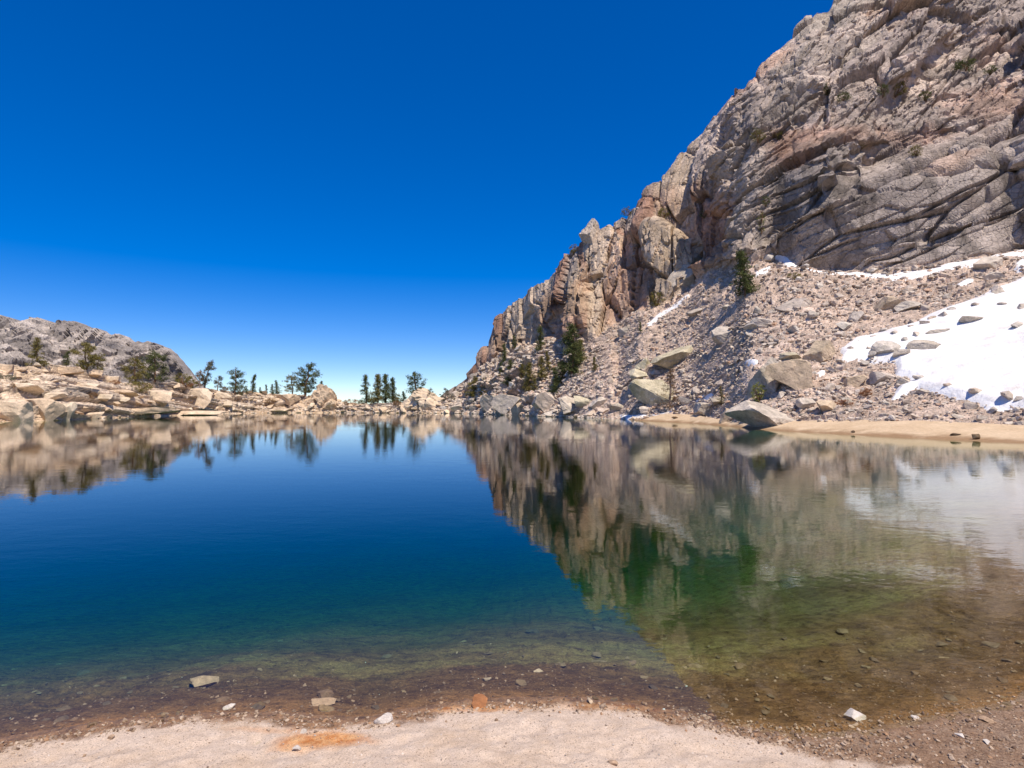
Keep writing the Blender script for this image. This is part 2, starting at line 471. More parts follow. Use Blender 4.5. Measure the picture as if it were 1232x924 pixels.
# rows are spread so that beach, talus and cliff each keep their share
yb = BTOP(xs); yw = WAT(xs)
yb = np.minimum(yb, yw - 0.6)
t0 = 0.06
rows1 = np.where(tt < t0, yw + (yb - yw) * tt / t0, yb + (np.minimum(ymid, yb - 1.5) - yb) * (tt - t0) / (1 - t0))
t2 = np.linspace(0, 1, R2 + 1)[1:, None]
rows2 = rows1[-1] + (np.minimum(yend, rows1[-1] - 0.3) - rows1[-1]) * t2
RY = np.vstack([rows1, rows2])
isbeach = sstep(735, 755, xs)
P, SK = sheet(xs, WAT, RY, m_slope, [(lambda x: 9 + 0 * x, -4.0), (lambda x: 3 + 0 * x, -0.55), (lambda x: 0.8 + 0 * x, -0.12)])
wgt = sstep(-5, 60, CBASE(np.broadcast_to(xs, RY.shape)) - RY)
nin = 720 - 130
Ys = P[..., 1].copy()
for _ in range(420):
    Ys[:, 1:-1] = (Ys[:, :-2] + 2 * Ys[:, 1:-1] + Ys[:, 2:]) / 4
Yn = P[..., 1] * (1 - wgt) + Ys * wgt
xe_, te_ = ray(np.broadcast_to(xs, RY.shape), RY)
P = np.stack([xe_ * Yn, Yn, H + te_ * Yn], -1)
nrm = smooth_grid(normals(P), 6)
nrm /= np.linalg.norm(nrm, axis=-1, keepdims=True)
X, Y, Z = P[..., 0], P[..., 1], P[..., 2]
PXg = np.broadcast_to(xs, RY.shape)
U = X - 0.35 * Y; V = Z * 0.85 + Y * 0.55
wU = U + 3.0 * fbm(U / 14, V / 14, 3, 5); wV = V + 3.0 * fbm(U / 14, V / 14, 3, 9)
hpx = CBASE(PXg) - RY                       # height in rows above the cliff foot
cl = sstep(-2, 10, hpx)                     # cliff weight
dep = np.clip(Y / 110.0, 0.4, 2.0)

# first the big blocks, rounded over a few cells so that their side walls are real surface
wB = sstep(905, 840, PXg + 0.45 * np.clip(hpx - 90, 0, 400))
wD = (1 - wB) * sstep(875, 960, PXg) * sstep(200, 90, hpx - 0.10 * (PXg - 950))
wC = np.clip(1 - wB - wD, 0, 1)
nearsky = sstep(4, 70, RY - sky_x[None, :])
def big_parts(Q, wamp):
    """joint and bedding coordinates: fixed directions in space, so joints stay straight on the curved face"""
    x, y, z = Q[..., 0], Q[..., 1], Q[..., 2]
    f1 = wamp * fbm((x - y) / 18, (z + y) / 18, 2, 5); f2 = wamp * fbm((x - y) / 18, (z + y) / 18, 2, 9)
    def fam(deg, ky, kv):
        c, s__ = math.cos(rad(deg)), math.sin(rad(deg))
        return x * c + z * s__ - ky * y + f1, -x * s__ + z * c + kv * y + f2
    ub = x - 0.8 * y + 0.14 * z + f1; vb = z + 0.25 * y + f2
    uc, vc = fam(42, 0.7, 0.12); ud, vd = fam(22, 0.7, 0.10)
    return ub, vb, uc, vc, ud, vd
wU, wV = U + 1.5 * fbm(U / 16, V / 16, 3, 5), V + 1.5 * fbm(U / 16, V / 16, 3, 9)
ub, vb, uc, vc, ud, vd = big_parts(P, 1.2)
b1, rb1, eb1 = blocks(ub, vb, 9.0, 26, 11, 1.3, 0.5)
c1, rc1, ec1 = blocks(uc, vc, 26, 8, 21, 1.2, 0.25)
d1, rd1, ed1 = blocks(ud, vd, 30, 5.5, 31, 1.2, 0.3)
saw = (vc / 9.0 + 0.6 * fbm(uc / 20, vc / 9, 3, 25)); saw = saw - np.floor(saw)
sw = (vd / 7.5 + 0.5 * fbm(ud / 16, vd / 8, 3, 35)); sw = sw - np.floor(sw)
dbig = wB * 4.2 * b1 + wC * (3.0 * c1 + 1.3 * (saw - 0.5)) + wD * (3.4 * d1 + 2.4 * (sw - 0.5)) + 4.0 * fbm(U / 38, V / 38, 3, 41) * sstep(10, 70, hpx)
dbig = smooth_grid(dbig * cl * (0.12 + 0.88 * nearsky), 5)
P1 = P + nrm * dbig[..., None]
nrm2 = smooth_grid(normals(P1), 3); nrm2 /= np.linalg.norm(nrm2, axis=-1, keepdims=True)
U1 = P1[..., 0] - 0.75 * P1[..., 1]; V1 = P1[..., 2] * 0.9 + P1[..., 1] * 0.3
ub, vb, uc, vc, ud, vd = big_parts(P1, 0.8)
b2, rb2, eb2 = blocks(ub, vb, 4.5, 13, 12, 1.4, 0.8)
b3, rb3, eb3 = blocks(ub, vb, 1.1, 3.2, 13, 1.4, 0.6)
c2, rc2, ec2 = blocks(uc, vc, 14, 4.6, 22, 1.4, 0.4)
c3, rc3, ec3 = blocks(uc, vc, 4.5, 1.7, 23, 1.5, 0.4)
c4, _, _ = blocks(uc, vc, 1.3, 0.7, 24, 1.4, 0.3)
d2, rd2, ed2 = blocks(ud, vd, 22, 4.2, 32, 1.4, 0.5)
d3, rd3, ed3 = blocks(ud, vd, 6.0, 1.3, 33, 1.4, 0.5)
grv = lambda q, w_: np.clip(1 - np.abs(q - np.floor(q) - 0.5) / w_, 0, 1)
g1_ = grv(vd / 4.6 + 0.35 * fbm(ud / 22, vd / 10, 3, 37), 0.06) * sstep(-0.25, 0.05, fbm(ud / 9, vd / 2, 2, 38))
g2_ = grv(vc / 2.2 + 0.35 * fbm(uc / 18, vc / 9, 3, 39), 0.07) * sstep(-0.1, 0.2, fbm(uc / 7, vc / 2, 2, 40))
dcl = -0.9 * wD * g1_ - 0.7 * wC * g2_ + wB * (1.9 * b2 + 0.42 * b3) + wC * (1.8 * c2 + 0.75 * c3 + 0.28 * c4) + wD * (1.7 * d2 + 0.32 * d3)
# talus: rubble relief, growing blocks
a1, ra1, ea1 = blocks(X + 0.6 * fbm(X, Y, 2, 51), Y * 0.8 + Z, 1.3, 1.0, 51, 1.3, 0.2)
a2, ra2, ea2 = blocks(X, Y * 0.8 + Z, 0.55, 0.45, 52, 1.3, 0.2)
jum = sstep(690, 620, PXg) * 1.0
j1, rj1, ej1 = blocks(wU, wV, 4.2, 3.6, 53, 1.2, 0.4)
beachm = sstep(0.0, 3.0, RY - BTOP(PXg)) * sstep(735, 765, PXg)
dta = (0.34 * a1 + 0.12 * a2 + 0.9 * fbm(X / 9, Y / 9, 3, 54)) * (0.5 + 0.5 * dep) + jum * 2.6 * j1
dta = dta * (1 - beachm) + 0.02 * beachm * fbm(X, Y, 3, 55)
snowdamp = sstep(1000, 1060, PXg) * sstep(345, 372, RY) * sstep(512, 490, RY)
dta = dta * (1 - 0.45 * snowdamp)
# rise from the water gently
edge = sstep(0, 10, WAT(PXg) - RY + beachm * 0)
D = dcl * cl + dta * (1 - cl) * np.where(beachm > 0.5, 1, edge * 0.8 + 0.2)
# bedrock fade at the very skyline rows keeps the outline where the photo has it
D = D * (0.55 + 0.45 * nearsky)
Pd = P1 + nrm2 * D[..., None]
Pbase_m = P

# colours
def lerp(a, b, t): return np.array(a) * (1 - t[..., None]) + np.array(b) * t[..., None]
lo = fbm(U / 22, V / 16, 4, 61); me_ = fbm(U / 5, V / 5, 4, 62)
colC = lerp((0.255, 0.225, 0.200), (0.42, 0.365, 0.32), sstep(-0.45, 0.45, me_ + 0.5 * (rc2 - 0.5)))
colC = lerp((0.34, 0.24, 0.175), (1, 1, 1), np.ones(U.shape)) * 0 + colC * (1 - 0.55 * sstep(0.12, 0.42, lo)[..., None]) + np.array((0.40, 0.27, 0.20)) * 0.55 * sstep(0.12, 0.42, lo)[..., None]
gs = sstep(0.62, 0.85, rc1)[..., None]
colC = colC * (1 - 0.5 * gs) + np.array((0.25, 0.25, 0.215)) * 0.5 * gs
colB = lerp((0.42, 0.355, 0.28), (0.30, 0.265, 0.235), sstep(0.45, 0.6, rb1))
rs = sstep(0.60, 0.74, rb1 * 0.7 + 0.3 * rb2)[..., None]
colB = colB * (1 - 0.75 * rs) + np.array((0.27, 0.155, 0.105)) * 0.75 * rs
colB = colB * (0.9 + 0.3 * me_[..., None])
strk = sstep(0.05, 0.4, fbm(P1[..., 0] / 1.6, P1[..., 2] / 14, 4, 63))
colD = lerp((0.30, 0.27, 0.24), (0.175, 0.162, 0.15), sstep(0.3, 0.8, rd1))  # base darkened to paint in overhang shade, along with dark stains
colD = colD * (1 - 0.45 * strk[..., None]) * (1 + 0.25 * me_[..., None])
rst = sstep(0.25, 0.5, fbm(U / 9, V / 6, 3, 64))[..., None]
colD = colD * (1 - 0.5 * rst) + np.array((0.30, 0.205, 0.145)) * 0.5 * rst
ct = colB * wB[..., None] + colC * wC[..., None] + colD * wD[..., None]
colT = lerp((0.36, 0.295, 0.24), (0.46, 0.385, 0.32), ra1 * 0.6 + 0.4 * ra2)
colT = colT * (1 + 0.25 * fbm(X / 6, Y / 6, 3, 65)[..., None])
tint = ct * cl[..., None] + colT * (1 - cl[..., None])
def patch(cx, cy, rx, ry, sd_):
    return sstep(1.3, 0.4, np.sqrt(((PXg - cx) / rx) ** 2 + ((RY - cy) / ry) ** 2) + 0.5 * fbm(U / 5, V / 5, 4, sd_))
rust = np.maximum.reduce([patch(757, 335, 24, 60, 1), 0.8 * patch(735, 350, 12, 50, 2), 0.9 * patch(862, 270, 34, 48, 3), 0.8 * patch(985, 178, 60, 18, 4), 0.7 * patch(960, 200, 30, 22, 5), 0.6 * patch(1085, 160, 70, 14, 6), 0.7 * patch(665, 380, 20, 40, 7), 0.6 * patch(1200, 120, 60, 30, 8), 0.5 * patch(800, 240, 30, 20, 9)])[..., None] * cl[..., None]
tint = tint * (1 - 0.62 * rust) + np.array((0.36, 0.205, 0.135)) * (0.8 + 0.5 * me_[..., None]) * 0.62 * rust
ochre = np.maximum.reduce([patch(705, 350, 22, 50, 11), patch(820, 310, 26, 40, 12), 0.6 * patch(600, 415, 20, 18, 13)])[..., None] * cl[..., None]
tint = tint * (1 - 0.5 * ochre) + np.array((0.44, 0.36, 0.25)) * 0.5 * ochre
tint = np.clip(tint * np.array((1.38, 1.28, 1.22)), 0.03, 0.8)
tint4 = np.concatenate([tint, np.ones(tint.shape[:2] + (1,))], -1)

# back of the mountain
back = []
last = Pd[-1]
for (dy, dz) in ((3, -0.3), (10, -4), (30, -22), (80, -60), (160, -130)):
    q = last.copy(); q[:, 1] += dy; q[:, 0] += dy * 0.35; q[:, 2] = np.maximum(q[:, 2] + dz, -4); back.append(q)
back = np.array(back)
ALL = np.concatenate([SK, Pd, back], 0)
T4 = np.concatenate([np.repeat(tint4[:1], len(SK), 0), tint4, np.repeat(tint4[-1:], len(back), 0)], 0)
Rn, Cn = ALL.shape[:2]
fR = np.concatenate([np.full((len(SK), N), -1.0), np.broadcast_to(RY, RY.shape), np.full((len(back), N), -999.0)], 0)
PXa = np.broadcast_to(xs, (Rn, N))
clf = np.concatenate([np.zeros((len(SK), N)), cl, np.ones((len(back), N))], 0)
bchf = np.concatenate([np.repeat((isbeach > 0.5)[None].astype(float), len(SK), 0), beachm, np.zeros((len(back), N))], 0)
fc = lambda a: (a[:-1, :-1] + a[1:, 1:]) / 2
beach_f = fc(bchf) > 0.5
cliff_f = (fc(clf) > 0.5) & ~beach_f
talus_f = ~beach_f & ~cliff_f
Vf = ALL.reshape(-1, 3); Tf = T4.reshape(-1, 4)
for nm, kf, mt in (('mountain', cliff_f, M_mount), ('talus_slope', talus_f, M_talus), ('far_beach', beach_f, M_beach2)):
    v, q, a = compact(Vf, grid_faces(Rn, Cn, kf), {'tint': Tf})
    tag(obj(nm, mesh(nm, v, q, mt, nm == 'far_beach', a)), kind='structure')
mpx, mpy = project(Pd)

# ---- left shore
LTOP = curve([(-300, 420), (-60, 430), (0, 436), (30, 438), (60, 437), (95, 441), (125, 449), (150, 458), (180, 460), (205, 460), (235, 466), (262, 470), (300, 473), (345, 474), (395, 478),
              (415, 487), (440, 486), (480, 484), (500, 484), (560, 484), (600, 486)])
LWAT = curve([(-300, 520), (0, 507.5), (60, 506), (130, 503), (200, 500.5), (260, 498), (330, 496.8), (400, 496.6), (480, 497), (560, 497.5), (600, 498)])
xl = np.arange(-290, 598, 1.3)
NL = len(xl); RL = 130
tl = np.linspace(0, 1, RL)[:, None]
yt = LTOP(xl) + 1.6 * fbm(xl / 14, xl * 0, 4, 71)
RYl = LWAT(xl) + (np.minimum(yt, LWAT(xl) - 2) - LWAT(xl)) * tl
def l_slope(x, y):
    return np.where(LWAT(x) - y < 8, 0.9, 0.60) + 0 * y
PL, SKL = sheet(xl, LWAT, RYl, l_slope, [(2.5, -4.0), (1.0, -0.9)])
nl = normals(PL)
XL, YL, ZL = PL[..., 0], PL[..., 1], PL[..., 2]
UL = XL; VL = ZL * 1.5 + 0.12 * YL
wz = VL + 0.5 * fbm(UL / 9, YL / 9, 3, 72)
l1, rl1, el1 = blocks(UL + 0.3 * YL, wz, 9.0, 1.6, 73, 1.0, 0.45)
l2, rl2, el2 = blocks(UL, wz, 3.2, 0.7, 74, 1.0, 0.5)
l3, rl3, el3 = blocks(UL, wz, 1.0, 0.35, 75, 1.0, 0.4)
DL = (smooth_grid(1.3 * l1, 3) + smooth_grid(0.5 * l2, 1) + 0.14 * l3) * sstep(0, 6, LWAT(xl) - RYl) * (0.55 + 0.45 * sstep(430, 250, xl)) + 0.1 * fbm(UL * 1.5, YL, 3, 76)
DL *= 1 - 0.5 * sstep(6, 0, RYl - yt)
PLd = PL + nl * DL[..., None]
cl1 = lerp((0.57, 0.425, 0.285), (0.68, 0.545, 0.405), rl1)
dk = np.minimum(sstep(0.08, 0.0, el2)[..., None] * 0.65 + sstep(0.07, 0.0, el1)[..., None] * 0.6, 0.85)
cl1 = cl1 * (1 + 0.22 * fbm(UL / 3, wz * 2, 4, 77)[..., None]) * (1 - dk)
wl = sstep(0.9, 0.25, ZL)[..., None]
cl1 = cl1 * (1 - 0.35 * wl) + np.array((0.46, 0.29, 0.16)) * 0.35 * wl
bl = []
for (dy, dz) in ((2, -0.2), (8, -0.8), (25, -3), (60, -8), (200, -14)):
    q = PLd[-1].copy(); q[:, 0] *= (q[:, 1] + dy) / q[:, 1]; q[:, 1] += dy; q[:, 2] = np.maximum(PL[-1][:, 2] * 0.97 + dz, -4); bl.append(q)
AL = np.concatenate([SKL, PLd, np.array(bl)], 0)
c4_ = np.concatenate([np.clip(cl1, 0.02, 0.85), np.ones(cl1.shape[:2] + (1,))], -1)
TL = np.concatenate([np.repeat(c4_[:1], 2, 0), c4_, np.repeat(c4_[-1:], 5, 0)], 0)
tag(obj('rocky_shore', mesh('rocky_shore', AL.reshape(-1, 3), grid_faces(*AL.shape[:2]), M_left, False, {'tint': TL.reshape(-1, 4)})), kind='structure')
lpx, lpy = project(PLd)

# ---- far mountain, left
FTOP = curve([(-400, 350), (-200, 372), (-60, 376), (0, 380), (22, 384), (45, 385), (75, 383), (95, 389), (112, 393), (130, 400), (148, 406), (158, 411), (168, 409), (182, 410), (196, 418), (208, 427), (216, 437), (224, 449), (234, 462), (260, 478), (300, 486)])
xf = np.arange(-380, 300, 1.5); RF = 90
tf = np.linspace(0, 1, RF)[:, None]
yf = FTOP(xf) + 1.8 * fbm(xf / 9, xf * 0, 4, 81)
RYf = 487.0 + (np.minimum(yf, 486) - 487) * tf
xe, te = ray(np.broadcast_to(xf, RYf.shape), RYf)
YF = 700 * np.exp(np.cumsum(np.vstack([np.zeros((1, len(xf))), np.diff(te, axis=0) / np.maximum(1.0 - te[1:], 0.2)]), 0))
PF = np.stack([xe * YF, YF, H + te * YF], -1)
nf = normals(PF)
UF = PF[..., 0]; VF = PF[..., 2] + 0.6 * PF[..., 1]
uf, vf = rot(UF + 15 * fbm(UF / 60, VF / 60, 3, 82), VF, 65)
f1_, rf1, ef1 = blocks(uf, vf, 90, 30, 83, 1.2, 0.3); f2_, rf2, _ = blocks(uf, vf, 30, 11, 84, 1.2, 0.3); f3_, rf3, _ = blocks(uf, vf, 9, 5, 85, 1.2, 0.3)
DF = smooth_grid((22 * f1_ + 14 * fbm(UF / 70, VF / 70, 3, 86)) * (0.25 + 0.75 * sstep(0, 25, RYf - yf)), 5)
PFd = PF + nf * DF[..., None]
nf2 = smooth_grid(normals(PFd), 2); nf2 /= np.linalg.norm(nf2, axis=-1, keepdims=True)
uf, vf = rot(PFd[..., 0] - 0.5 * PFd[..., 1] + 10 * fbm(UF / 60, VF / 60, 3, 82), PFd[..., 2] + 0.4 * PFd[..., 1], 70)
f2_, rf2, _ = blocks(uf, vf, 30, 16, 84, 1.2, 0.3); f3_, rf3, _ = blocks(uf, vf, 11, 8, 85, 1.2, 0.3)
PFd = PFd + nf2 * ((7 * f2_ + 4.5 * f3_) * (0.6 + 0.4 * sstep(0, 25, RYf - yf)))[..., None]
cf = lerp((0.31, 0.27, 0.24), (0.58, 0.50, 0.43), sstep(-0.4, 0.4, fbm(UF / 25, VF / 18, 4, 87) + 0.5 * (rf2 - 0.5)))
cf = np.clip(cf * 0.85, 0, 1)
fb = []
for (dy, dz) in ((20, -2), (100, -60), (300, -200)):
    q = PFd[-1].copy(); q[:, 1] += dy; q[:, 2] = np.maximum(q[:, 2] + dz, -5); fb.append(q)
AF = np.concatenate([PFd, np.array(fb)], 0)
cf4 = np.concatenate([cf, np.ones(cf.shape[:2] + (1,))], -1); cf4 = np.concatenate([cf4, np.repeat(cf4[-1:], 3, 0)], 0)
tag(obj('far_mountain', mesh('far_mountain', AF.reshape(-1, 3), grid_faces(*AF.shape[:2]), M_far, False, {'tint': cf4.reshape(-1, 4)})), kind='structure')

# ---- ground to the horizon
M_ground = simple_mat('gravelly_ground', (0.36, 0.29, 0.22), 0.3, 0.05, 0.5)
gx = 6000
def ringsheet():
    v = [(-gx, 170, -5), (gx, 170, -5), (gx, 9000, -5), (-gx, 9000, -5), (-gx, -3000, -5), (-160, -3000, -5), (-160, 170, -5), (170, -3000, -5), (gx, -3000, -5), (170, 170, -5), (-160, -30, -5), (170, -30, -5)]
    return mesh('ground', v, [(0, 6, 9, 1, 2, 3), (4, 5, 10, 6, 0), (7, 8, 1, 9, 11), (5, 7, 11, 10)], M_ground)
tag(obj('ground', ringsheet()), kind='structure')

# ---- near beach and lake bed
Yw_pts = []
for (px, py) in [(-60, 905), (0, 893), (60, 884), (130, 874), (200, 866), (270, 861), (330, 859), (380, 866), (430, 866), (480, 858), (530, 850), (580, 843), (640, 842), (700, 844), (760, 852), (830, 866), (900, 880), (960, 888), (1020, 886), (1080, 874), (1150, 862), (1232, 850)]:
    Yw_pts.append(ground_pt(px, py))
Yw_pts = [(-60, 2.0), (-12, 1.4), (-5, 2.5)] + [(float(a), float(b)) for a, b in Yw_pts] + [(3.7, 4.05), (6.6, 7.2), (12, 13.2), (20, 22.2), (25.5, 28.2), (60, 29)]
Yw_pts = sorted(Yw_pts)
YW = curve(Yw_pts)
DRY_pts = [ground_pt(px, py, 0.02) for (px, py) in [(-60, 915), (0, 903), (75, 885), (150, 874), (200, 867), (270, 864), (330, 861), (360, 868), (400, 872), (450, 870), (490, 864), (530, 857), (570, 850), (640, 849), (700, 849), (760, 856), (830, 870), (900, 886), (960, 902), (1020, 912), (1080, 926), (1150, 945), (1232, 960)]]
DRY = curve([(float(a), float(b)) for a, b in DRY_pts])
def grow(a, b, s0, s1, n=None):
    v = [a]; s_ = s0
    while v[-1] < b:
        v.append(v[-1] + s_); s_ = min(s_ * 1.12, s1)
    return np.array(v)
gxs = np.concatenate([-grow(4.2, 120, 0.02, 6)[::-1], np.arange(-4.18, 4.19, 0.0155), grow(4.2, 110, 0.02, 6)])
gys = np.concatenate([-grow(0, 30, 0.2, 4)[::-1][:-1], np.arange(0, 2.2, 0.06), np.arange(2.2, 4.3, 0.0125), grow(4.3, 165, 0.015, 5)])
GX, GY = np.meshgrid(gxs, gys)
d = GY - YW(GX) + 0.05 * fbm(GX * 2.5, GY * 2.5, 4, 91) * sstep(12, 5, np.abs(GX))
slope_f = np.sqrt(1 + 1.2 ** 2 * sstep(1.8, 6.0, GX))
dd = d / slope_f
kx = 0.24 - 0.10 * sstep(-1.5, 2.5, GX) - 0.03 * sstep(3, 8, GX)
zw = -(0.10 * np.minimum(dd, 0.35) + kx * np.clip(dd - 0.35, 0, None) + 0.055 * np.clip(dd - 1.2, 0, None) ** 1.5)
zw = -3.0 * (1 - np.exp(zw / 3.0))  # bed levels off shallow so its colour stands for light scattered in water
zl = 0.085 * np.clip(-dd, 0, 3) + 0.02 * np.clip(-dd - 3, 0, 40)
GZ = np.where(dd > 0, zw, zl)
foot = cells(GX * 3.6, GY * 3.6, 93)
fd = np.sqrt(foot[0] ** 2 + foot[1] ** 2)
landw = sstep(0.02, 0.25, DRY(np.clip(GX, -4, 4)) - GY)
GZ = GZ + landw * (0.022 * fbm(GX * 2.2, GY * 2.2, 3, 92) + 0.018 * fbm(GX * 6, GY * 7, 4, 94) - 0.016 * sstep(0.42, 0.05, fd) * (foot[2] > 0.6) + 0.009 * fbm(GX * 14, GY * 15, 4, 144))
GZ = GZ + 0.006 * fbm(GX * 18, GY * 18, 3, 95) * sstep(14, 6, np.abs(GX))
uw = sstep(0.1, 0.8, dd)
p1 = blocks(GX + 0.1 * fbm(GX * 3, GY * 3, 2, 96), GY, 0.10, 0.06, 97, 1.0, 0.1)[0]
GZ = GZ + uw * (0.05 * fbm(GX * 1.3, GY * 2.2, 4, 98) + 0.018 * p1)
dry = sstep(-0.04, 0.05, DRY(np.clip(GX, -4.5, 4.5)) - GY + 0.13 * fbm(GX * 7, GY * 7, 5, 99))
grav = sstep(1.0, 1.7, GX) * (1 - dry)
def blob(px, py, rx, ry):
    x0, y0 = ground_pt(px, py, 0.03)
    return sstep(1.25, 0.45, np.sqrt(((GX - x0) / rx) ** 2 + ((GY - y0) / ry) ** 2) + 0.55 * fbm(GX * 6, GY * 6, 4, 100))
org = np.maximum.reduce([0.95 * blob(398, 888, 0.26, 0.11), 0.35 * blob(330, 874, 0.25, 0.04), 0.6 * blob(560, 848, 0.26, 0.04), 0.3 * blob(740, 845, 0.5, 0.06)])
ba = np.stack([dry, org, grav, np.ones_like(dry)], -1)
bn = 0.25 * fbm(GX * 1.4, GY * 1.8, 4, 141)
rim = sstep(0.30, 0.0, dd + bn * 0.5); litter = sstep(0.12, 0.35, dd + bn) * sstep(1.0, 0.6, dd + bn) * 0.9
algae_scatter = sstep(0.75, 1.05, dd + bn) * (0.35 + 0.65 * sstep(2.6, 1.6, dd + bn)) * sstep(-0.35, 0.25, fbm(GX * 0.9, GY * 1.6, 4, 142))  # real band tapers; the deep remainder paints in light scattered by the water
bd = np.stack([rim, algae_scatter, litter, np.ones_like(dry)], -1)
GP = np.stack([GX, GY, GZ], -1)
fm = fc(dd) < 0.06
fr_, frc = GX.shape
for nm, kf, mt in (('sandy_beach', fm, M_sand), ('lake_bed', ~fm, M_bed)):
    v, q, a = compact(GP.reshape(-1, 3), grid_faces(fr_, frc, kf), {'beach': ba.reshape(-1, 4), 'bed': bd.reshape(-1, 4)})
    tag(obj(nm, mesh(nm, v, q, mt, True, a)), kind='structure')
def gz_at(x, y):
    i = np.clip(np.searchsorted(gys, y), 0, len(gys) - 1); j = np.clip(np.searchsorted(gxs, x), 0, len(gxs) - 1)
    return GZ[i, j]

# ---- water body
v = [(x, y, z) for z in (0, -7.5) for (x, y) in ((-118, -28), (108, -28), (108, 163), (-118, 163))]
tag(obj('lake_water', mesh('lake_water', v, [(0, 1, 2, 3), (7, 6, 5, 4), (0, 4, 5, 1), (1, 5, 6, 2), (2, 6, 7, 3), (3, 7, 4, 0)], M_water)), kind='structure')

# ------------------------------------------------------------------ where a pixel of the photo stands on the land
def stand(px, py, left=None):
    if left is None: left = px < 556
    A, qx, qy = (PLd, lpx, lpy) if left else (Pd, mpx, mpy)
    k = np.argmin((qx - px) ** 2 + (qy - py) ** 2)
    return A.reshape(-1, 3)[k].copy()

# ------------------------------------------------------------------ snow
def poly_sd(px, py, poly):
    p = np.array(poly, float); n = len(p)
    inside = np.zeros(px.shape, bool); dmin = np.full(px.shape, 1e9)
    for i in range(n):
        a = p[i]; b = p[(i + 1) % n]
        ab = b - a; L = max(ab @ ab, 1e-9)
        t = np.clip(((px - a[0]) * ab[0] + (py - a[1]) * ab[1]) / L, 0, 1)
        dmin = np.minimum(dmin, np.hypot(px - a[0] - t * ab[0], py - a[1] - t * ab[1]))
        c = ((a[1] > py) != (b[1] > py)) & (px < (b[0] - a[0]) * (py - a[1]) / (b[1] - a[1] + 1e-12) + a[0])
        inside ^= c
    return np.where(inside, dmin, -dmin)

bpx, bpy_ = PXg, RY
snow_polys = []
def snow(poly, label, thick=0.35, grad=0.16, noise=2.0, lift=0.12):
    snow_polys.append(poly)
    p = np.array(poly)
    x0, x1, y0, y1 = p[:, 0].min() - 8, p[:, 0].max() + 8, p[:, 1].min() - 8, p[:, 1].max() + 8
    cj = np.where((xs > x0) & (xs < x1))[0]; j0, j1 = cj[0], cj[-1] + 1
    sub = RY[:, j0:j1]
    ri = np.where(((sub > y0) & (sub < y1)).any(1))[0]; i0, i1 = ri[0], ri[-1] + 1
    a0, a1, c0, c1_ = max(i0 - 6, 0), min(i1 + 6, RY.shape[0]), max(j0 - 6, 0), min(j1 + 6, N)
    S = smooth_grid(Pd[a0:a1, c0:c1_], 60 if thick > 0.2 else 8)
    gx_, gy_ = PXg[a0:a1, c0:c1_], RY[a0:a1, c0:c1_]
    sd = poly_sd(gx_, gy_, poly) + noise * fbm(S[..., 0] / 2.6, S[..., 1] / 2.6, 4, 111)
    h = np.clip(sd * grad, -1.0, thick) + lift * sstep(-1, 1, sd)
    S = S + np.array((0, -0.35, 0.94)) * h[..., None]
    k = fc(sd) > -1.6
    if k.sum() == 0: return
    v, q, _ = compact(S.reshape(-1, 3), grid_faces(*S.shape[:2], k), {})
    return tag(obj('snow_patch', mesh('snow_patch', v, q, M_snow, True)), label, 'snow')
snow([(1011, 419), (1031, 407), (1061, 401), (1097, 390), (1128, 376), (1164, 363), (1200, 346), (1232, 333), (1290, 322), (1340, 340), (1385, 385), (1390, 430), (1350, 468), (1300, 486), (1232, 487), (1194, 487), (1152, 479), (1122, 472), (1103, 466), (1080, 475), (1073, 477),
      (1082, 462), (1100, 457), (1079, 450), (1078, 437), (1046, 434), (1013, 432)], 'large white snowfield lying across the talus at the right edge', 0.3, 0.05, 3.0, 0.05)
snow([(935, 311), (946, 312), (958, 320), (966, 325), (1000, 328.5), (1048, 331), (1070, 331), (1091, 328), (1122, 323), (1149, 317), (1182, 313), (1213, 306), (1240, 299), (1240, 306), (1213, 313), (1182, 319), (1149, 323), (1122, 328), (1091, 333.5), (1070, 335), (1046, 335), (1000, 333), (965, 331), (950, 325)],
     'long thin snow ribbon curving under the foot of the overhanging cliff', 0.08, 0.10, 0.8, 0.06)
snow([(909, 331), (918, 325), (927, 320), (929, 325), (918, 334), (910, 336)], 'short snow patch right of the big talus pine', 0.08, 0.10, 0.8, 0.06)
snow([(778, 390), (800, 376), (831, 356), (832, 359.5), (804, 379), (780, 393.5)], 'narrow snow streak running down beside the rust brown cliff', 0.08, 0.10, 0.8, 0.06)
snow([(746, 499), (770, 496.5), (792, 493), (808, 490.5), (808, 493), (790, 497.5), (765, 502), (748, 504)], 'low strip of snow along the water below the greenish boulder', 0.08, 0.10, 0.8, 0.06)
snow([(833, 480), (842, 473), (851, 470), (851, 475), (840, 480)], 'little snow patch between rocks right of the bare fir', 0.08, 0.10, 0.8, 0.06)
snow([(895, 436), (903, 433), (912, 436), (911, 440), (898, 440)], 'tiny snow patch just left of the split boulder', 0.08, 0.10, 0.8, 0.06)
snow([(981, 447), (988, 443), (993, 443), (990, 448), (982, 450)], 'tiny snow patch against the right end of the split boulder', 0.08, 0.10, 0.8, 0.06)
snow([(678, 452), (684, 443), (690, 443), (687, 452), (680, 456)], 'snow scrap in the shade at the foot of the tallest dark pine', 0.08, 0.10, 0.8, 0.06)
snow([(617, 470), (622, 466), (628, 466), (627, 471), (618, 473)], 'snow scrap above the shore blocks between the small firs', 0.08, 0.10, 0.8, 0.06)
snow([(1150, 340), (1163, 333), (1172, 333), (1168, 338), (1154, 343)], 'small oblong snow patch in the rubble above the snowfield', 0.08, 0.10, 0.8, 0.06)
snow([(1218, 322), (1228, 316), (1240, 313), (1240, 321), (1226, 325)], 'snow patch at the right edge under the cliff foot ribbon', 0.08, 0.10, 0.8, 0.06)

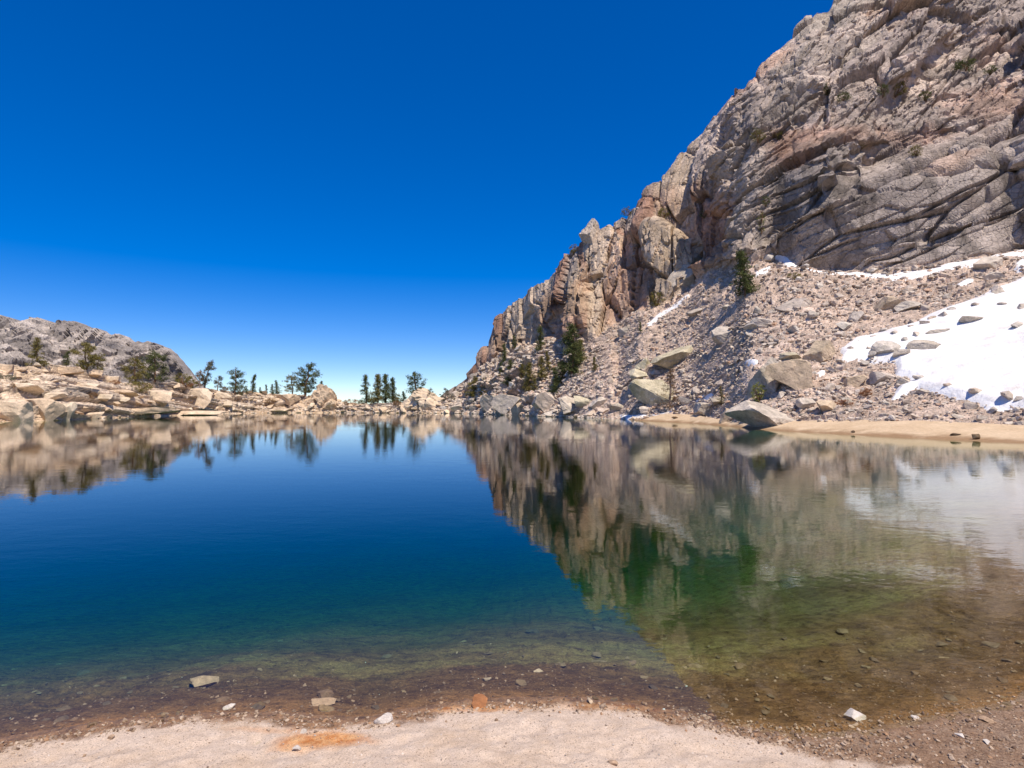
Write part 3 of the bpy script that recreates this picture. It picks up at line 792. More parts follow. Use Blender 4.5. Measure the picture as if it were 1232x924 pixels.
# ------------------------------------------------------------------ boulders
def ico(sub):
    t = (1 + 5 ** 0.5) / 2
    v = [(-1, t, 0), (1, t, 0), (-1, -t, 0), (1, -t, 0), (0, -1, t), (0, 1, t), (0, -1, -t), (0, 1, -t), (t, 0, -1), (t, 0, 1), (-t, 0, -1), (-t, 0, 1)]
    f = [(0, 11, 5), (0, 5, 1), (0, 1, 7), (0, 7, 10), (0, 10, 11), (1, 5, 9), (5, 11, 4), (11, 10, 2), (10, 7, 6), (7, 1, 8), (3, 9, 4), (3, 4, 2), (3, 2, 6), (3, 6, 8), (3, 8, 9), (4, 9, 5), (2, 4, 11), (6, 2, 10), (8, 6, 7), (9, 8, 1)]
    v = [np.array(a) / np.linalg.norm(a) for a in v]
    for _ in range(sub):
        cache = {}; nf_ = []
        def mid(a, b):
            k = (min(a, b), max(a, b))
            if k not in cache:
                m = v[a] + v[b]; v.append(m / np.linalg.norm(m)); cache[k] = len(v) - 1
            return cache[k]
        for a, b, c in f:
            x, y, z = mid(a, b), mid(b, c), mid(c, a)
            nf_ += [(a, x, z), (b, y, x), (c, z, y), (x, y, z)]
        f = nf_
    return np.array(v), np.array(f)
ICO = {s: ico(s) for s in range(5)}

def boulder_shape(seed, sub, planes=11, dmin=0.45, dmax=0.8, rough=0.05, extra=None, blk=None):
    r = np.random.default_rng(seed)
    v, f = ICO[sub]; v = v.copy()
    v *= 1.25
    ns = r.normal(size=(planes, 3)); ns /= np.linalg.norm(ns, axis=1, keepdims=True)
    ds = r.uniform(dmin, dmax, planes)
    pl = list(zip(ns, ds)) + [(np.array(n, float) / np.linalg.norm(n), dd_) for n, dd_ in (extra or [])]
    for _ in range(2):
        for n, dd_ in pl:
            k = np.maximum(v @ n - dd_, 0); v -= k[:, None] * n
    if rough and sub >= 2:
        nn = v / np.maximum(np.linalg.norm(v, axis=1, keepdims=True), 1e-6)
        q = fbm(v[:, 0] * 2.3 + v[:, 2] * 1.7 + seed, v[:, 1] * 2.3 - v[:, 2] * 1.3, 4, seed % 97)
        q2, _, _ = blocks(v[:, 0] * 1.0 + v[:, 2] * 0.5 + seed * 3, v[:, 1] + v[:, 2] * 0.8, 0.55, 0.4, seed % 89, 1.0, 0.3)
        v += nn * (rough * q + (rough * 0.7 if blk is None else blk) * q2)[:, None]
    lo_, hi_ = v.min(0), v.max(0)
    v = (v - (lo_ + hi_) / 2) / (hi_ - lo_)
    return v, f

def boulder_mesh(seed, sub, mat, name='boulder', **kw):
    v, f = boulder_shape(seed, sub, **kw)
    return mesh(name, v, f, mat)

def place_boulder(px, pyb, wpx, hpx_, label, mat, seed, sub=4, rz=None, tilt=0.0, dr=0.8, name='boulder', cat='boulder', group=None, left=None, sink=0.12, me=None, up=0.0, **kw):
    p = stand(px, pyb, left) + np.array((0, 0, up))
    s_ = p[1] / F
    W, Hh = wpx * s_, hpx_ * s_
    Dp = dr * W
    if me is None: me = boulder_mesh(seed, sub, mat, name, **kw)
    o = obj(name, me, None, (p[0] * (1 + 0.3 * Dp / p[1]), p[1] + 0.3 * Dp, p[2] + Hh * (0.5 - sink)), (0, tilt, rz if rz is not None else 0.0), (W, Dp, Hh * (1 + sink)))
    return tag(o, label, cat, group)

PBL = [
 (812, 441, 60, 22, 'long lichen-green slab tilted up to the right with dark underside', M_green, 3, dict(tilt=-0.38, extra=[((0.1, -0.3, 1), 0.35), ((-0.2, -1, -0.5), 0.35)])),
 (873, 409, 31, 20, 'pale square grey boulder alone on the open talus below the big pine', M_pale, 5, {}),
 (911, 397, 30, 15, 'flat pale slab boulder right of the square pale boulder', M_pale, 8, {}),
 (905, 404, 16, 9, 'small rounded block tucked under the flat pale slab', M_grey, 9, {}),
 (789, 491, 66, 38, 'huge greenish tan boulder behind the bare fir at the shore snow', M_green, 12, dict(extra=[((0.1, -0.9, 0.55), 0.42), ((-0.5, -1, -0.2), 0.5)])),
 (771, 459, 30, 17, 'tan wedge boulder directly above the huge greenish boulder', M_green, 14, {}),
 (774, 444, 20, 14, 'small green-grey block between tan wedge and long tilted slab', M_green, 15, {}),
 (922, 472, 46, 46, 'grey cracked left half of the big split boulder', M_grey, 17, dict(dr=1.0)),
 (950, 473, 62, 45, 'flat-faced tan right half of the big split boulder', M_tan, 18, dict(dr=0.6, tilt=-0.15, extra=[((-0.25, -1, 0.12), 0.22), ((0, 0, 1), 0.5)])),
 (984, 436, 38, 30, 'pointed tan boulder above right of the split boulder', M_tan, 21, {}),
 (953, 434, 28, 12, 'flat tan block resting on top of the split boulder', M_green, 22, {}),
 (918, 515, 80, 36, 'large pale boulder at the beach edge with black shadowed left side', M_grey, 24, dict(dr=0.7, extra=[((-1, -0.4, -0.75), 0.22), ((0.45, -0.35, 0.8), 0.35)])),
 (877, 506, 22, 16, 'rounded block touching the left side of the beach boulder', M_tan, 25, {}),
 (852, 500, 32, 17, 'grey angular boulder at the back of the sand left of the beach boulder', M_grey, 27, {}),
 (866, 487, 30, 12, 'long flat slab lying behind the small bare sapling', M_grey, 28, {}),
 (826, 489, 20, 13, 'grey block just right of the bare fir trunk', M_grey, 29, {}),
 (775, 498, 12, 10, 'small round pale stone in front of the huge greenish boulder', M_pale, 30, {}),
 (744, 495, 22, 11, 'dark-sided flat block left of the shore snow', M_grey, 31, {}),
 (970, 491, 24, 13, 'pale pink blocky boulder behind the right beach', M_pale, 33, {}),
 (996, 497, 30, 16, 'orange-tinted boulder with dark hollow behind the right beach', M_tan, 34, {}),
 (1068, 430, 34, 18, 'dome-shaped grey boulder standing in the left of the snowfield', M_boul, 36, dict(sink=0.1, up=0.33)),
 (1118, 426, 46, 15, 'long low grey outcrop boulder in the middle of the snowfield', M_grey, 37, dict(sink=0.1, up=0.33)),
 (1085, 434, 26, 10, 'low dark rock between the two snowfield boulders', M_grey, 38, dict(sink=0.1, up=0.33)),
 (1128, 407, 26, 8, 'thin rock sliver poking out of upper snowfield', M_grey, 39, dict(sink=0.1, up=0.33)),
 (1166, 393, 26, 9, 'dark jagged rock pair in the centre of the snowfield', M_grey, 40, dict(sink=0.1, up=0.33)),
 (1205, 360, 20, 10, 'dark rock island high in the snowfield', M_grey, 41, dict(sink=0.1, up=0.33)),
 (1222, 401, 17, 10, 'reddish rock at the right edge on open snow', M_boul, 42, dict(sink=0.1, up=0.33)),
 (1231, 378, 12, 9, 'grey rock cut by the right edge on upper snow', M_grey, 43, dict(sink=0.1, up=0.33)),
 (1066, 374, 40, 20, 'tan leaning slab in the rubble above the snowfield', M_tan, 45, dict(tilt=-0.35)),
 (1091, 374, 30, 13, 'pale flat boulder right of the tan leaning slab', M_pale, 46, {}),
 (1030, 386, 18, 14, 'pale upright block below the tan leaning slab', M_pale, 47, {}),
 (1028, 466, 24, 16, 'tan pointed block left of the snow tip', M_tan, 49, {}),
 (1063, 460, 34, 16, 'brown overhanging slab rock beside the snow tip', M_boul, 50, dict(tilt=-0.12)),
 (1036, 475, 18, 9, 'small white rounded rock under the brown overhanging slab', M_pale, 51, {}),
 (1090, 463, 22, 9, 'grey flat rock at the corner of the snowfield', M_grey, 52, {}),
 (1192, 338, 26, 12, 'pink-grey flat boulder near the right edge between snow bands', M_pale, 54, {}),
 (1190, 324, 52, 22, 'broad pale slab boulder lying against the right cliff foot', M_pale, 55, dict(extra=[((-0.4, -0.5, 0.8), 0.3)])),
 (820, 351, 46, 34, 'smooth grey slab leaning against the cliff above the snow streak', M_grey, 57, dict(dr=0.5, tilt=-0.5, extra=[((-0.3, -0.6, 0.8), 0.3)])),
 (753, 402, 22, 10, 'dark-sided slab rock at the top left of the talus', M_grey, 58, dict(tilt=-0.3)),
 (840, 377, 32, 9, 'low grey slab pair near the right end of the snow streak', M_grey, 59, dict(tilt=-0.25)),
 (955, 372, 44, 16, 'brown broken ledge in the upper talus', M_boul, 60, {}),
 (1015, 398, 22, 12, 'pinkish block at the upper left corner of the snowfield', M_boul, 61, {}),
 (592, 494, 30, 20, 'dark grey wedge boulder at the left end of the shore blocks', M_grey, 63, {}),
 (613, 494, 44, 26, 'long pale grey slab sloping into the water under the firs', M_grey, 64, dict(tilt=-0.45)),
 (627, 500, 24, 16, 'rounded orange-tan boulder at the waterline', M_tan, 65, {}),
 (656, 494, 34, 24, 'brown block with steep shadowed face above the waterline', M_boul, 66, dict(extra=[((0.2, -1, -0.1), 0.3)])),
 (690, 497, 36, 22, 'grey block with a dark left notch above the waterline', M_grey, 67, {}),
 (703, 487, 26, 12, 'mossy flat boulder above the dark-notched block', M_green, 68, {}),
 (667, 501, 26, 9, 'low pale rock half in the water', M_pale, 69, {}),
 (720, 490, 22, 14, 'pale pointed boulder halfway along the shore blocks', M_pale, 70, {}),
 (600, 501, 14, 5, 'flat yellowish rock at the left of the waterline', M_tan, 71, {}),
]
for (px, pyb, wp, hp, lb, mt, sd_, kw) in PBL:
    kw = dict(kw)
    o = place_boulder(px, pyb, wp, hp, lb, mt, sd_, **kw)
# pinnacle on the skyline
pp = Pd.reshape(-1, 3)[np.argmin((mpx - 712) ** 2 + (mpy - 292) ** 2)]
s_ = pp[1] / F
tag(obj('rock_pinnacle', boulder_mesh(201, 4, M_boul, 'rock_pinnacle', planes=8, dmin=0.7, dmax=0.95, rough=0.10, blk=0.14), None, (pp[0], pp[1] + 1.0, pp[2] + 12 * s_), (0, 0.12, 0.4), (29 * s_, 28 * s_, 40 * s_)), 'blunt rock pinnacle standing on the left skyline of the cliffs', 'rock')

# stones poking through the snow
rng = np.random.default_rng(77)
SN = [(1036, 418, 9), (1045, 424, 7), (1052, 410, 8), (1024, 424, 8), (1075, 405, 9), (1088, 413, 7), (1096, 398, 8), (1104, 408, 10), (1112, 394, 9), (1121, 388, 8), (1135, 384, 11), (1146, 377, 9),
      (1172, 372, 9), (1206, 371, 8), (1060, 424, 8), (1050, 431, 10), (1200, 352, 10), (1172, 478, 14), (1210, 484, 16), (1226, 487, 10), (1140, 470, 9), (1106, 461, 10)]
# ---- about 240 talus boulders as things, the rest as rubble
rng = np.random.default_rng(7)
lib = [boulder_mesh(300 + k, 2, M_boul, 'boulder', planes=9 + k % 4, rough=0.06) for k in range(16)]
landm = np.array([(a[0], a[1] - a[3] / 2, a[2] / 2 + 2, a[3] / 2 + 2) for a in PBL])
tal_mask = (1 - cl) * (1 - beachm)
inview = (PXg < 1300) & ((cl < 0.4)) & (RY < BTOP(PXg) + 5)
ii, jj = np.where(inview)
def in_snow(px, py, m=1.0):
    for p in snow_polys:
        if poly_sd(np.array([px]), np.array([py]), p)[0] > m - 2: return True
    return False
LM = [(812, 428, 'long tilted slab'), (789, 472, 'huge greenish boulder'), (935, 450, 'split boulder'), (984, 422, 'pointed tan boulder'), (918, 498, 'black-sided beach boulder'), (873, 399, 'square pale boulder'),
      (911, 389, 'flat pale slab'), (897, 330, 'big talus pine'), (771, 450, 'tan wedge boulder'), (1066, 364, 'tan leaning slab'), (1063, 452, 'brown overhanging slab'), (1068, 420, 'dome-shaped snowfield boulder'),
      (970, 485, 'pale pink blocky boulder'), (996, 489, 'orange-tinted boulder'), (955, 364, 'brown broken ledge'), (820, 334, 'slab leaning on the cliff'), (1192, 332, 'pink-grey flat boulder'), (688, 420, 'tallest cliff pine'),
      (613, 484, 'long sloping shore slab'), (627, 492, 'rounded orange-tan boulder'), (656, 482, 'brown shadow-faced block'), (690, 487, 'block with the dark notch'), (720, 484, 'pale pointed shore boulder'), (592, 484, 'dark wedge boulder'),
      (717, 438, 'lone little fir'), (790, 358, 'round bush in the cliff corner'), (806, 450, 'bare brown fir'), (852, 492, 'grey angular beach-back boulder'), (913, 470, 'yellow-green young pine'), (868, 478, 'small sparse fir'),
      (636, 450, 'full olive fir'), (573, 465, 'leftmost olive pine clump'), (1120, 480, 'lower edge of the snowfield'), (1200, 495, 'right end of the snowfield edge'), (1015, 430, 'left corner of the snowfield'), (1100, 335, 'cliff foot snow ribbon'),
      (1000, 340, 'left end of the snow ribbon'), (1150, 350, 'upper edge of the snowfield'), (840, 377, 'low grey slab pair'), (753, 398, 'dark-sided slab rock')]
LML = [(45, 420, 'furthest left pine'), (81, 426, 'thin young pine'), (105, 428, 'spreading olive pine'), (175, 440, 'two round pines'), (168, 465, 'low spreading green bush'), (14, 490, 'big smooth rock mass'), (50, 488, 'large rounded tan boulder'),
       (92, 492, 'dark waterline hollow'), (112, 500, 'stepped tan ledge'), (188, 476, 'bulging greenish slab'), (235, 473, 'big smooth pale slab'), (165, 494, 'long low shelf'), (252, 450, 'leaning tree'), (282, 460, 'scraggly pine'),
       (304, 465, 'tallest of the small firs'), (334, 468, 'rightmost small fir'), (344, 480, 'orange-tan block'), (367, 460, 'twisted pine'), (385, 480, 'left granite dome'), (424, 483, 'rust-coloured bush'), (441, 470, 'slim pine'),
       (460, 470, 'double pine'), (475, 478, 'single pine of the middle cluster'), (512, 480, 'broad granite dome'), (537, 472, 'small open pine'), (573, 470, 'olive pine clump'), (30, 462, 'brown shrub on the ledges'), (136, 455, 'pale grey boulder'), (330, 493, 'flat waterline shelf')]
LMN = [(245, 815, 'flat brown stone'), (461, 860, 'chunky white stone'), (1030, 858, 'pointed white stone'), (577, 843, 'rust-brown stone'), (627, 820, 'dark little stone'), (392, 850, 'dark shore cluster'), (710, 842, 'small tan stone at the sand tip'),
       (1102, 862, 'small white chip'), (1187, 865, 'dark stone near the right edge'), (134, 885, 'dark pebble on the sand'), (275, 850, 'pale pebble at the wet edge'), (395, 885, 'orange sand patch'), (1000, 900, 'end of the dry sand'), (0, 880, 'left picture edge of the beach'), (850, 865, 'right flank of the sand spit')]
def near_label(px, py, sz, lms, sizes, shapes, noun, tail=''):
    k = min(range(len(lms)), key=lambda q: (lms[q][0] - px) ** 2 + (1.4 * (lms[q][1] - py)) ** 2)
    dx, dy = px - lms[k][0], py - lms[k][1]
    v_ = 'above' if dy < 0 else 'below'; h_ = 'left' if dx < 0 else 'right'
    if abs(dx) > 2.5 * abs(dy): dr_ = h_ + ' of'
    elif abs(dy) > 2.5 * abs(dx): dr_ = v_
    else: dr_ = v_ + ' and ' + h_ + ' of'
    dist = math.hypot(dx, dy); far_ = 'just ' if dist < 18 else ('well ' if dist > 45 else '')
    sw_ = sizes[0] if sz < 8 else (sizes[1] if sz < 11.5 else sizes[2])
    lb_ = f'{sw_} {shapes} {noun} {far_}{dr_} the {lms[k][2]}{tail}'
    return lb_ if len(lb_.replace('-', ' ').split()) <= 16 else lb_.replace(' and ', ' ').replace('just ', '').replace('well ', '')
def zone(px, py):
    if px < 735: 
        return ('angular granite block in the jumble along the water under the cliffs', 'blocks along the water under the cliffs') if py > 470 else ('small granite boulder on the slope among the pines under the cliffs', 'boulders among the pines')
    if px < 860: 
        return ('grey-pink boulder in the talus fan around the long tilted slab', 'boulders round the tilted slab') if py > 425 else ('small boulder in the fine upper talus near the snow streak', 'upper talus boulders')
    if px < 1005: 
        return ('angular boulder in the talus above the beach around the split boulder', 'boulders round the split boulder') if py > 405 else ('boulder in the upper talus right of the big pine', 'boulders right of the big pine')
    if py > 440: return ('reddish rubble boulder between the right beach and the snowfield', 'boulders between beach and snowfield')
    return ('pinkish boulder in the rubble between the cliff foot and the snowfield', 'boulders above the snowfield')
for (px, py, sz) in SN:
    p = stand(px, py, False); sc = p[1] / F * sz
    o = obj('boulder', lib[int(px) % 16], None, (p[0], p[1], p[2] + 0.30 + sc * 0.1), (0, 0, px), (sc * 1.2, sc, sc * 0.75))
    tag(o, near_label(px, py, sz, LM, ('small', 'medium', 'large'), 'dark', 'rock on snow'), 'boulder', 'rocks poking through the snow')
placed = []
cnt = 0; tries = 0
while cnt < 218 and tries < 6000:
    tries += 1
    k = rng.integers(len(ii)); i, j = ii[k], jj[k]
    px, py = mpx[i, j], mpy[i, j]
    if px > 1245 or cl[i, j] > 0.3 or RY[i, j] > BTOP(xs[j]) - 1: continue
    big_p = 0.25 + 0.75 * sstep(380, 480, np.array(py)) + (0.5 if px > 880 else 0) - (0.55 if (700 < px < 870 and py < 450) else 0)
    if rng.random() > big_p: continue
    sz = 6.5 + 7 * rng.random() ** 2.2 + (5 * rng.random() if px < 735 and py > 470 else 0) + (3 * rng.random() if px > 880 else 0)
    if np.any((np.abs(landm[:, 0] - px) < landm[:, 2] * 0.8 + sz * 0.3) & (np.abs(landm[:, 1] - py) < landm[:, 3] * 0.8 + sz * 0.3)): continue
    if in_snow(px, py, 0): continue
    if any(abs(px - a) < (sz + c) * 0.45 and abs(py - b) < (sz + c) * 0.33 for a, b, c in placed): continue
    placed.append((px, py, sz))
    p = Pd[i, j]; sc = p[1] / F * sz
    asp = rng.uniform(0.5, 0.8)
    lb = near_label(px, py, sz, LM, ('small', 'medium', 'large'), 'flattish' if asp < 0.62 else 'blocky', 'boulder'); gp = 'boulders lying in the talus'
    o = obj('boulder', lib[cnt % 16], None, (p[0], p[1], p[2] + sc * asp * 0.22), (rng.normal(0, 0.25), rng.normal(-0.15, 0.25), rng.uniform(0, 6.28)), (sc * 1.05, sc * rng.uniform(0.7, 1.1), sc * asp))
    tag(o, lb, 'boulder', gp); cnt += 1

def rubble(name, pts, sizes, cols, mat, seed, flat=0.6, sub=None):
    """many small angular stones in one mesh; 12-vertex hull shapes"""
    r = np.random.default_rng(seed)
    protos = []
    for k in range(24):
        v, f = ICO[0]; v = v * r.uniform(0.75, 1.25, (12, 1)) * 0.55 + r.normal(0, 0.06, (12, 3))
        for _ in range(3):
            n = r.normal(size=3); n /= np.linalg.norm(n); kk = np.maximum(v @ n - 0.28, 0); v = v - kk[:, None] * n
        protos.append(v)
    protos = np.array(protos); f = ICO[0][1]
    n = len(pts)
    pv = protos[r.integers(0, 24, n)] * np.stack([r.uniform(0.8, 1.3, n), r.uniform(0.7, 1.1, n), r.uniform(flat * 0.7, flat * 1.3, n)], -1)[:, None, :]
    a = r.uniform(0, 6.28, n); c, s_ = np.cos(a)[:, None], np.sin(a)[:, None]
    tl_ = r.normal(0, 0.35, n)[:, None]
    x = pv[..., 0] * np.cos(tl_) - pv[..., 2] * np.sin(tl_); z = pv[..., 0] * np.sin(tl_) + pv[..., 2] * np.cos(tl_)
    y = pv[..., 1]
    V_ = np.stack([x * c - y * s_, x * s_ + y * c, z], -1) * sizes[:, None, None] + pts[:, None, :]
    F_ = (f[None] + (np.arange(n) * 12)[:, None, None]).reshape(-1, 3)
    T_ = np.repeat(np.concatenate([cols, np.ones((n, 1))], 1)[:, None, :], 12, 1).reshape(-1, 4)
    return obj(name, mesh(name, V_.reshape(-1, 3), F_, mat, False, {'tint': T_}))

# rubble over the talus
K = 30000
k = rng.integers(0, len(ii), K * 2)
i, j = ii[k], jj[k]
snow_in = np.zeros(len(k), bool)
for p in snow_polys: snow_in |= (poly_sd(PXg[i, j], RY[i, j], p) > 1.5) & (rng.random(len(k)) > 0.012)
ok = (~snow_in) & (PXg[i, j] < 1290) & (RY[i, j] < BTOP(PXg[i, j]) + 0.5 + 4.0 * rng.random(len(k)) ** 3)
i, j = i[ok][:K], j[ok][:K]; n = len(i)
pts = Pd[i, j] + rng.normal(0, 0.15, (n, 3)) * np.array((1, 1, 0))
szpx = 1.3 + 6.5 * rng.random(n) ** 3.2
szpx *= np.where((PXg[i, j] > 690) & (PXg[i, j] < 870) & (RY[i, j] < 450), 0.72, 1.0)
sizes = szpx * pts[:, 1] / F
cA = rng.random((n, 1)); rb = rng.random((n, 1))
cols = (np.array((0.45, 0.365, 0.29)) * (1 - cA) + np.array((0.64, 0.545, 0.45)) * cA) * rng.uniform(0.85, 1.15, (n, 1))
gap = (fbm(X[i, j] / 7, Y[i, j] / 7, 3, 151) > 0.12) & (rng.random(n) < 0.75) & (PXg[i, j] > 690)
sizes = np.where(gap, sizes * 0.5, sizes)
cols = np.where(rb < 0.08, cols * np.array((1.05, 0.86, 0.74)), cols)
tag(rubble('talus_rubble', pts, sizes, cols, M_stuff, 5), kind='stuff')
# rubble sprinkled in the snow's ragged edge and on cliff ledges
ii2, jj2 = np.where((cl > 0.5) & (np.abs(nrm[..., 2]) > 0.3) & (PXg < 1240) & (RY > -5) & (RY - sky_x[None] > 6))
k = rng.integers(0, len(ii2), 5500); i, j = ii2[k], jj2[k]
w_ = (wC[i, j] * 0.9 + wB[i, j] * 0.35) * (c1[i, j] * 0 + 1) * sstep(-0.1, 0.35, fbm(U[i, j] / 10, V[i, j] / 6, 3, 131)); ok = rng.random(len(i)) < w_
i, j = i[ok], j[ok]; n = len(i)
pts = Pd[i, j]; sizes = (1.6 + 5.5 * rng.random(n) ** 2.6) * pts[:, 1] / F
cA = rng.random((n, 1)); cols = (np.array((0.32, 0.26, 0.22)) * (1 - cA) + np.array((0.5, 0.43, 0.38)) * cA)
tag(rubble('cliff_rubble', pts, sizes, cols, M_stuff, 6), kind='stuff')

# ------------------------------------------------------------------ left shore slabs and outcrops
lib2 = [boulder_mesh(400 + k, 3, M_slab, 'granite_slab', planes=8, dmin=0.35, dmax=0.7, rough=0.05, extra=[((0.1 * (k % 3 - 1), -0.1, 1), 0.42), ((0, -1, 0.15), 0.5)]) for k in range(10)]
NLS = [
 (28, 470, 60, 12, 'broad pink-tan slab in the upper middle of the left shore'), (75, 448, 56, 9, 'long flat slab ledge under the bushy pines at far left'),
 (107, 450, 34, 9, 'pale tilted slab right of the spreading pine'), (8, 446, 20, 10, 'pale block at the left edge on top of the shore'),
 (50, 500, 52, 26, 'large rounded tan boulder above the water at far left'), (14, 508, 50, 34, 'big smooth tan rock mass at the left edge of the waterline'),
 (78, 503, 26, 24, 'upright rounded block beside the dark hollow'), (112, 505, 34, 10, 'stepped tan ledge right of the dark hollow'),
 (188, 483, 56, 17, 'bulging greenish-tan slab under the two round pines'), (235, 483, 52, 20, 'big smooth pale slab right of the dark notch on the left shore'),
 (266, 483, 30, 14, 'pale slab end below the leaning tree'), (165, 497, 110, 8, 'very long low shelf of rock just above the water'),
 (215, 498, 120, 6, 'long thin waterline shelf left of centre'), (136, 460, 24, 10, 'pale grey boulder in front of the far grey mountain'),
 (344, 483, 34, 11, 'orange-tan block left of the twisted pine'), (330, 496, 50, 6, 'flat shelf at the water left of the twisted pine'),
 (60, 478, 40, 8, 'thin tan slab layered at mid height of the left shore'), (20, 488, 46, 10, 'flat tan slab above the big smooth rock mass'),
 (120, 480, 50, 8, 'thin overlapping slab above the stepped ledge'), (100, 466, 48, 7, 'wide low slab behind the stepped ledge'), (150, 474, 40, 7, 'flat slab below the green bush at the round pines'),
]
for k, (px, pyb, wp, hp, lb) in enumerate(NLS):
    place_boulder(px, pyb, wp, hp, lb, M_slab, 0, me=lib2[k % 10], name='granite_slab', cat='rock', left=True, dr=0.6, sink=0.35, rz=0.0 if wp > 40 else (k * 0.7) % 0.8 - 0.4, tilt=((k * 37) % 7 - 3) * 0.02)
# the domed outcrops
def outcrop(px, pyb, wp, hp, seed, label, pieces):
    p = stand(px, pyb, True); s_ = p[1] / F
    root = obj('granite_outcrop', None, None, (p[0], p[1] + wp * s_ * 0.3, p[2]))
    tag(root, label, 'rock outcrop')
    for q, (ax, az, aw, ah, ti) in enumerate(pieces):
        me = boulder_mesh(seed + q, 4, M_slab, 'rock_mass', planes=9, dmin=0.55, dmax=0.85, rough=0.10, blk=0.24)
        obj('rock_mass', me, root, (ax * s_, (q % 3) * 0.35 * s_ * 6 - 1, (az - 2) * s_), (0, ti, q * 0.9), (aw * s_, aw * s_ * 0.8, (ah + 3) * s_))
outcrop(385, 496, 60, 34, 500, 'domed granite outcrop right of the twisted pine', [(2, 19, 30, 30, 0.2), (-12, 9, 26, 18, -0.1), (14, 10, 34, 18, 0.55), (-4, 6, 24, 14, -0.6), (22, 4, 22, 9, 0.2), (-22, 5, 20, 11, 0)])
outcrop(512, 497, 74, 34, 520, 'broad cracked granite dome right of the cluster of pines', [(2, 17, 42, 28, 0.05), (-16, 14, 28, 19, -0.35), (20, 10, 28, 22, 0.75), (-6, 6, 34, 14, 0), (-25, 6, 20, 14, -0.2), (30, 7, 16, 17, 0.7), (10, 5, 26, 12, 0.1)])
# loose blocks on the left shore
placed = []
lib3 = [boulder_mesh(440 + k, 2, M_slab, 'shore_rock', planes=9, dmin=0.35, dmax=0.7, rough=0.05) for k in range(10)]
def zl_(px):
    if px < 130: return ('small tan rock among the stacked ledges at far left', 'rocks on the far left ledges')
    if px < 330: return ('small tan rock on the low shelves below the left shore trees', 'rocks below the left shore trees')
    if px < 425: return ('tan block around the foot of the left granite dome', 'blocks at the left dome')
    return ('pale rock on the low shore between the two granite domes', 'rocks on the low middle shore') if px < 490 else ('tan rock at the foot of the broad right granite dome', 'rocks at the right dome')
n_ = 0
while n_ < 150:
    px = rng.uniform(0, 585); yb_, yt_ = float(LWAT(px)), float(LTOP(px))
    py = yb_ - (yb_ - yt_) * rng.random() ** 1.3
    sz = 5 + 9 * rng.random() ** 2
    if any(abs(px - a) < (sz + c) * 0.35 and abs(py - b) < (sz + c) * 0.18 for a, b, c in placed): continue
    placed.append((px, py, sz)); lb = near_label(px, py, sz, LML, ('small', 'middling', 'larger'), 'tan', 'rock'); gp = 'loose rocks on the far shore'
    p = stand(px, py, True); sc = p[1] / F * sz
    tag(obj('shore_rock', lib3[n_ % 10], None, (p[0], p[1], p[2] + sc * 0.08), (rng.normal(0, 0.15), rng.normal(0, 0.2), rng.uniform(0, 6.28)), (sc * 1.2, sc, sc * rng.uniform(0.3, 0.6))), lb, 'rock', gp); n_ += 1
k = rng.integers(0, RL * NL, 6000); i, j = k // NL, k % NL
ok = (xl[j] > -20) & ((rng.random(len(i)) < 0.35) | (xl[j] > 270)); i, j = i[ok], j[ok]; n = len(i)
pts = PLd[i, j]; sizes = (1.2 + 3.4 * rng.random(n) ** 2) * pts[:, 1] / F
cA = rng.random((n, 1)); cols = (np.array((0.48, 0.36, 0.26)) * (1 - cA) + np.array((0.72, 0.62, 0.5)) * cA)
tag(rubble('shore_rubble', pts, sizes, cols, M_stuff, 8), kind='stuff')

# ------------------------------------------------------------------ trees
GREENS = {'olive': ((0.097, 0.092, 0.030), (0.284, 0.233, 0.074)), 'dark': ((0.048, 0.064, 0.026), (0.166, 0.180, 0.067)), 'yellow': ((0.150, 0.166, 0.030), (0.390, 0.374, 0.090)),
          'brown': ((0.134, 0.083, 0.044), (0.330, 0.196, 0.097)), 'grey': ((0.090, 0.097, 0.067), (0.210, 0.196, 0.134)), 'rust': ((0.210, 0.090, 0.044), (0.406, 0.196, 0.090))}
def tubes(paths):
    V_, F_ = [], []
    for pts_, r0, r1, sides in paths:
        n = len(pts_); b = len(V_)
        for q, p in enumerate(pts_):
            r = r0 + (r1 - r0) * q / (n - 1)
            for a in range(sides):
                t = 2 * math.pi * a / sides
                V_.append((p[0] + r * math.cos(t), p[1] + r * math.sin(t) * 0.9, p[2] + (0.35 * r * math.sin(t) if sides == 3 else 0)))
        for q in range(n - 1):
            for a in range(sides):
                F_.append((b + q * sides + a, b + q * sides + (a + 1) % sides, b + (q + 1) * sides + (a + 1) % sides, b + (q + 1) * sides + a))
    return V_, F_

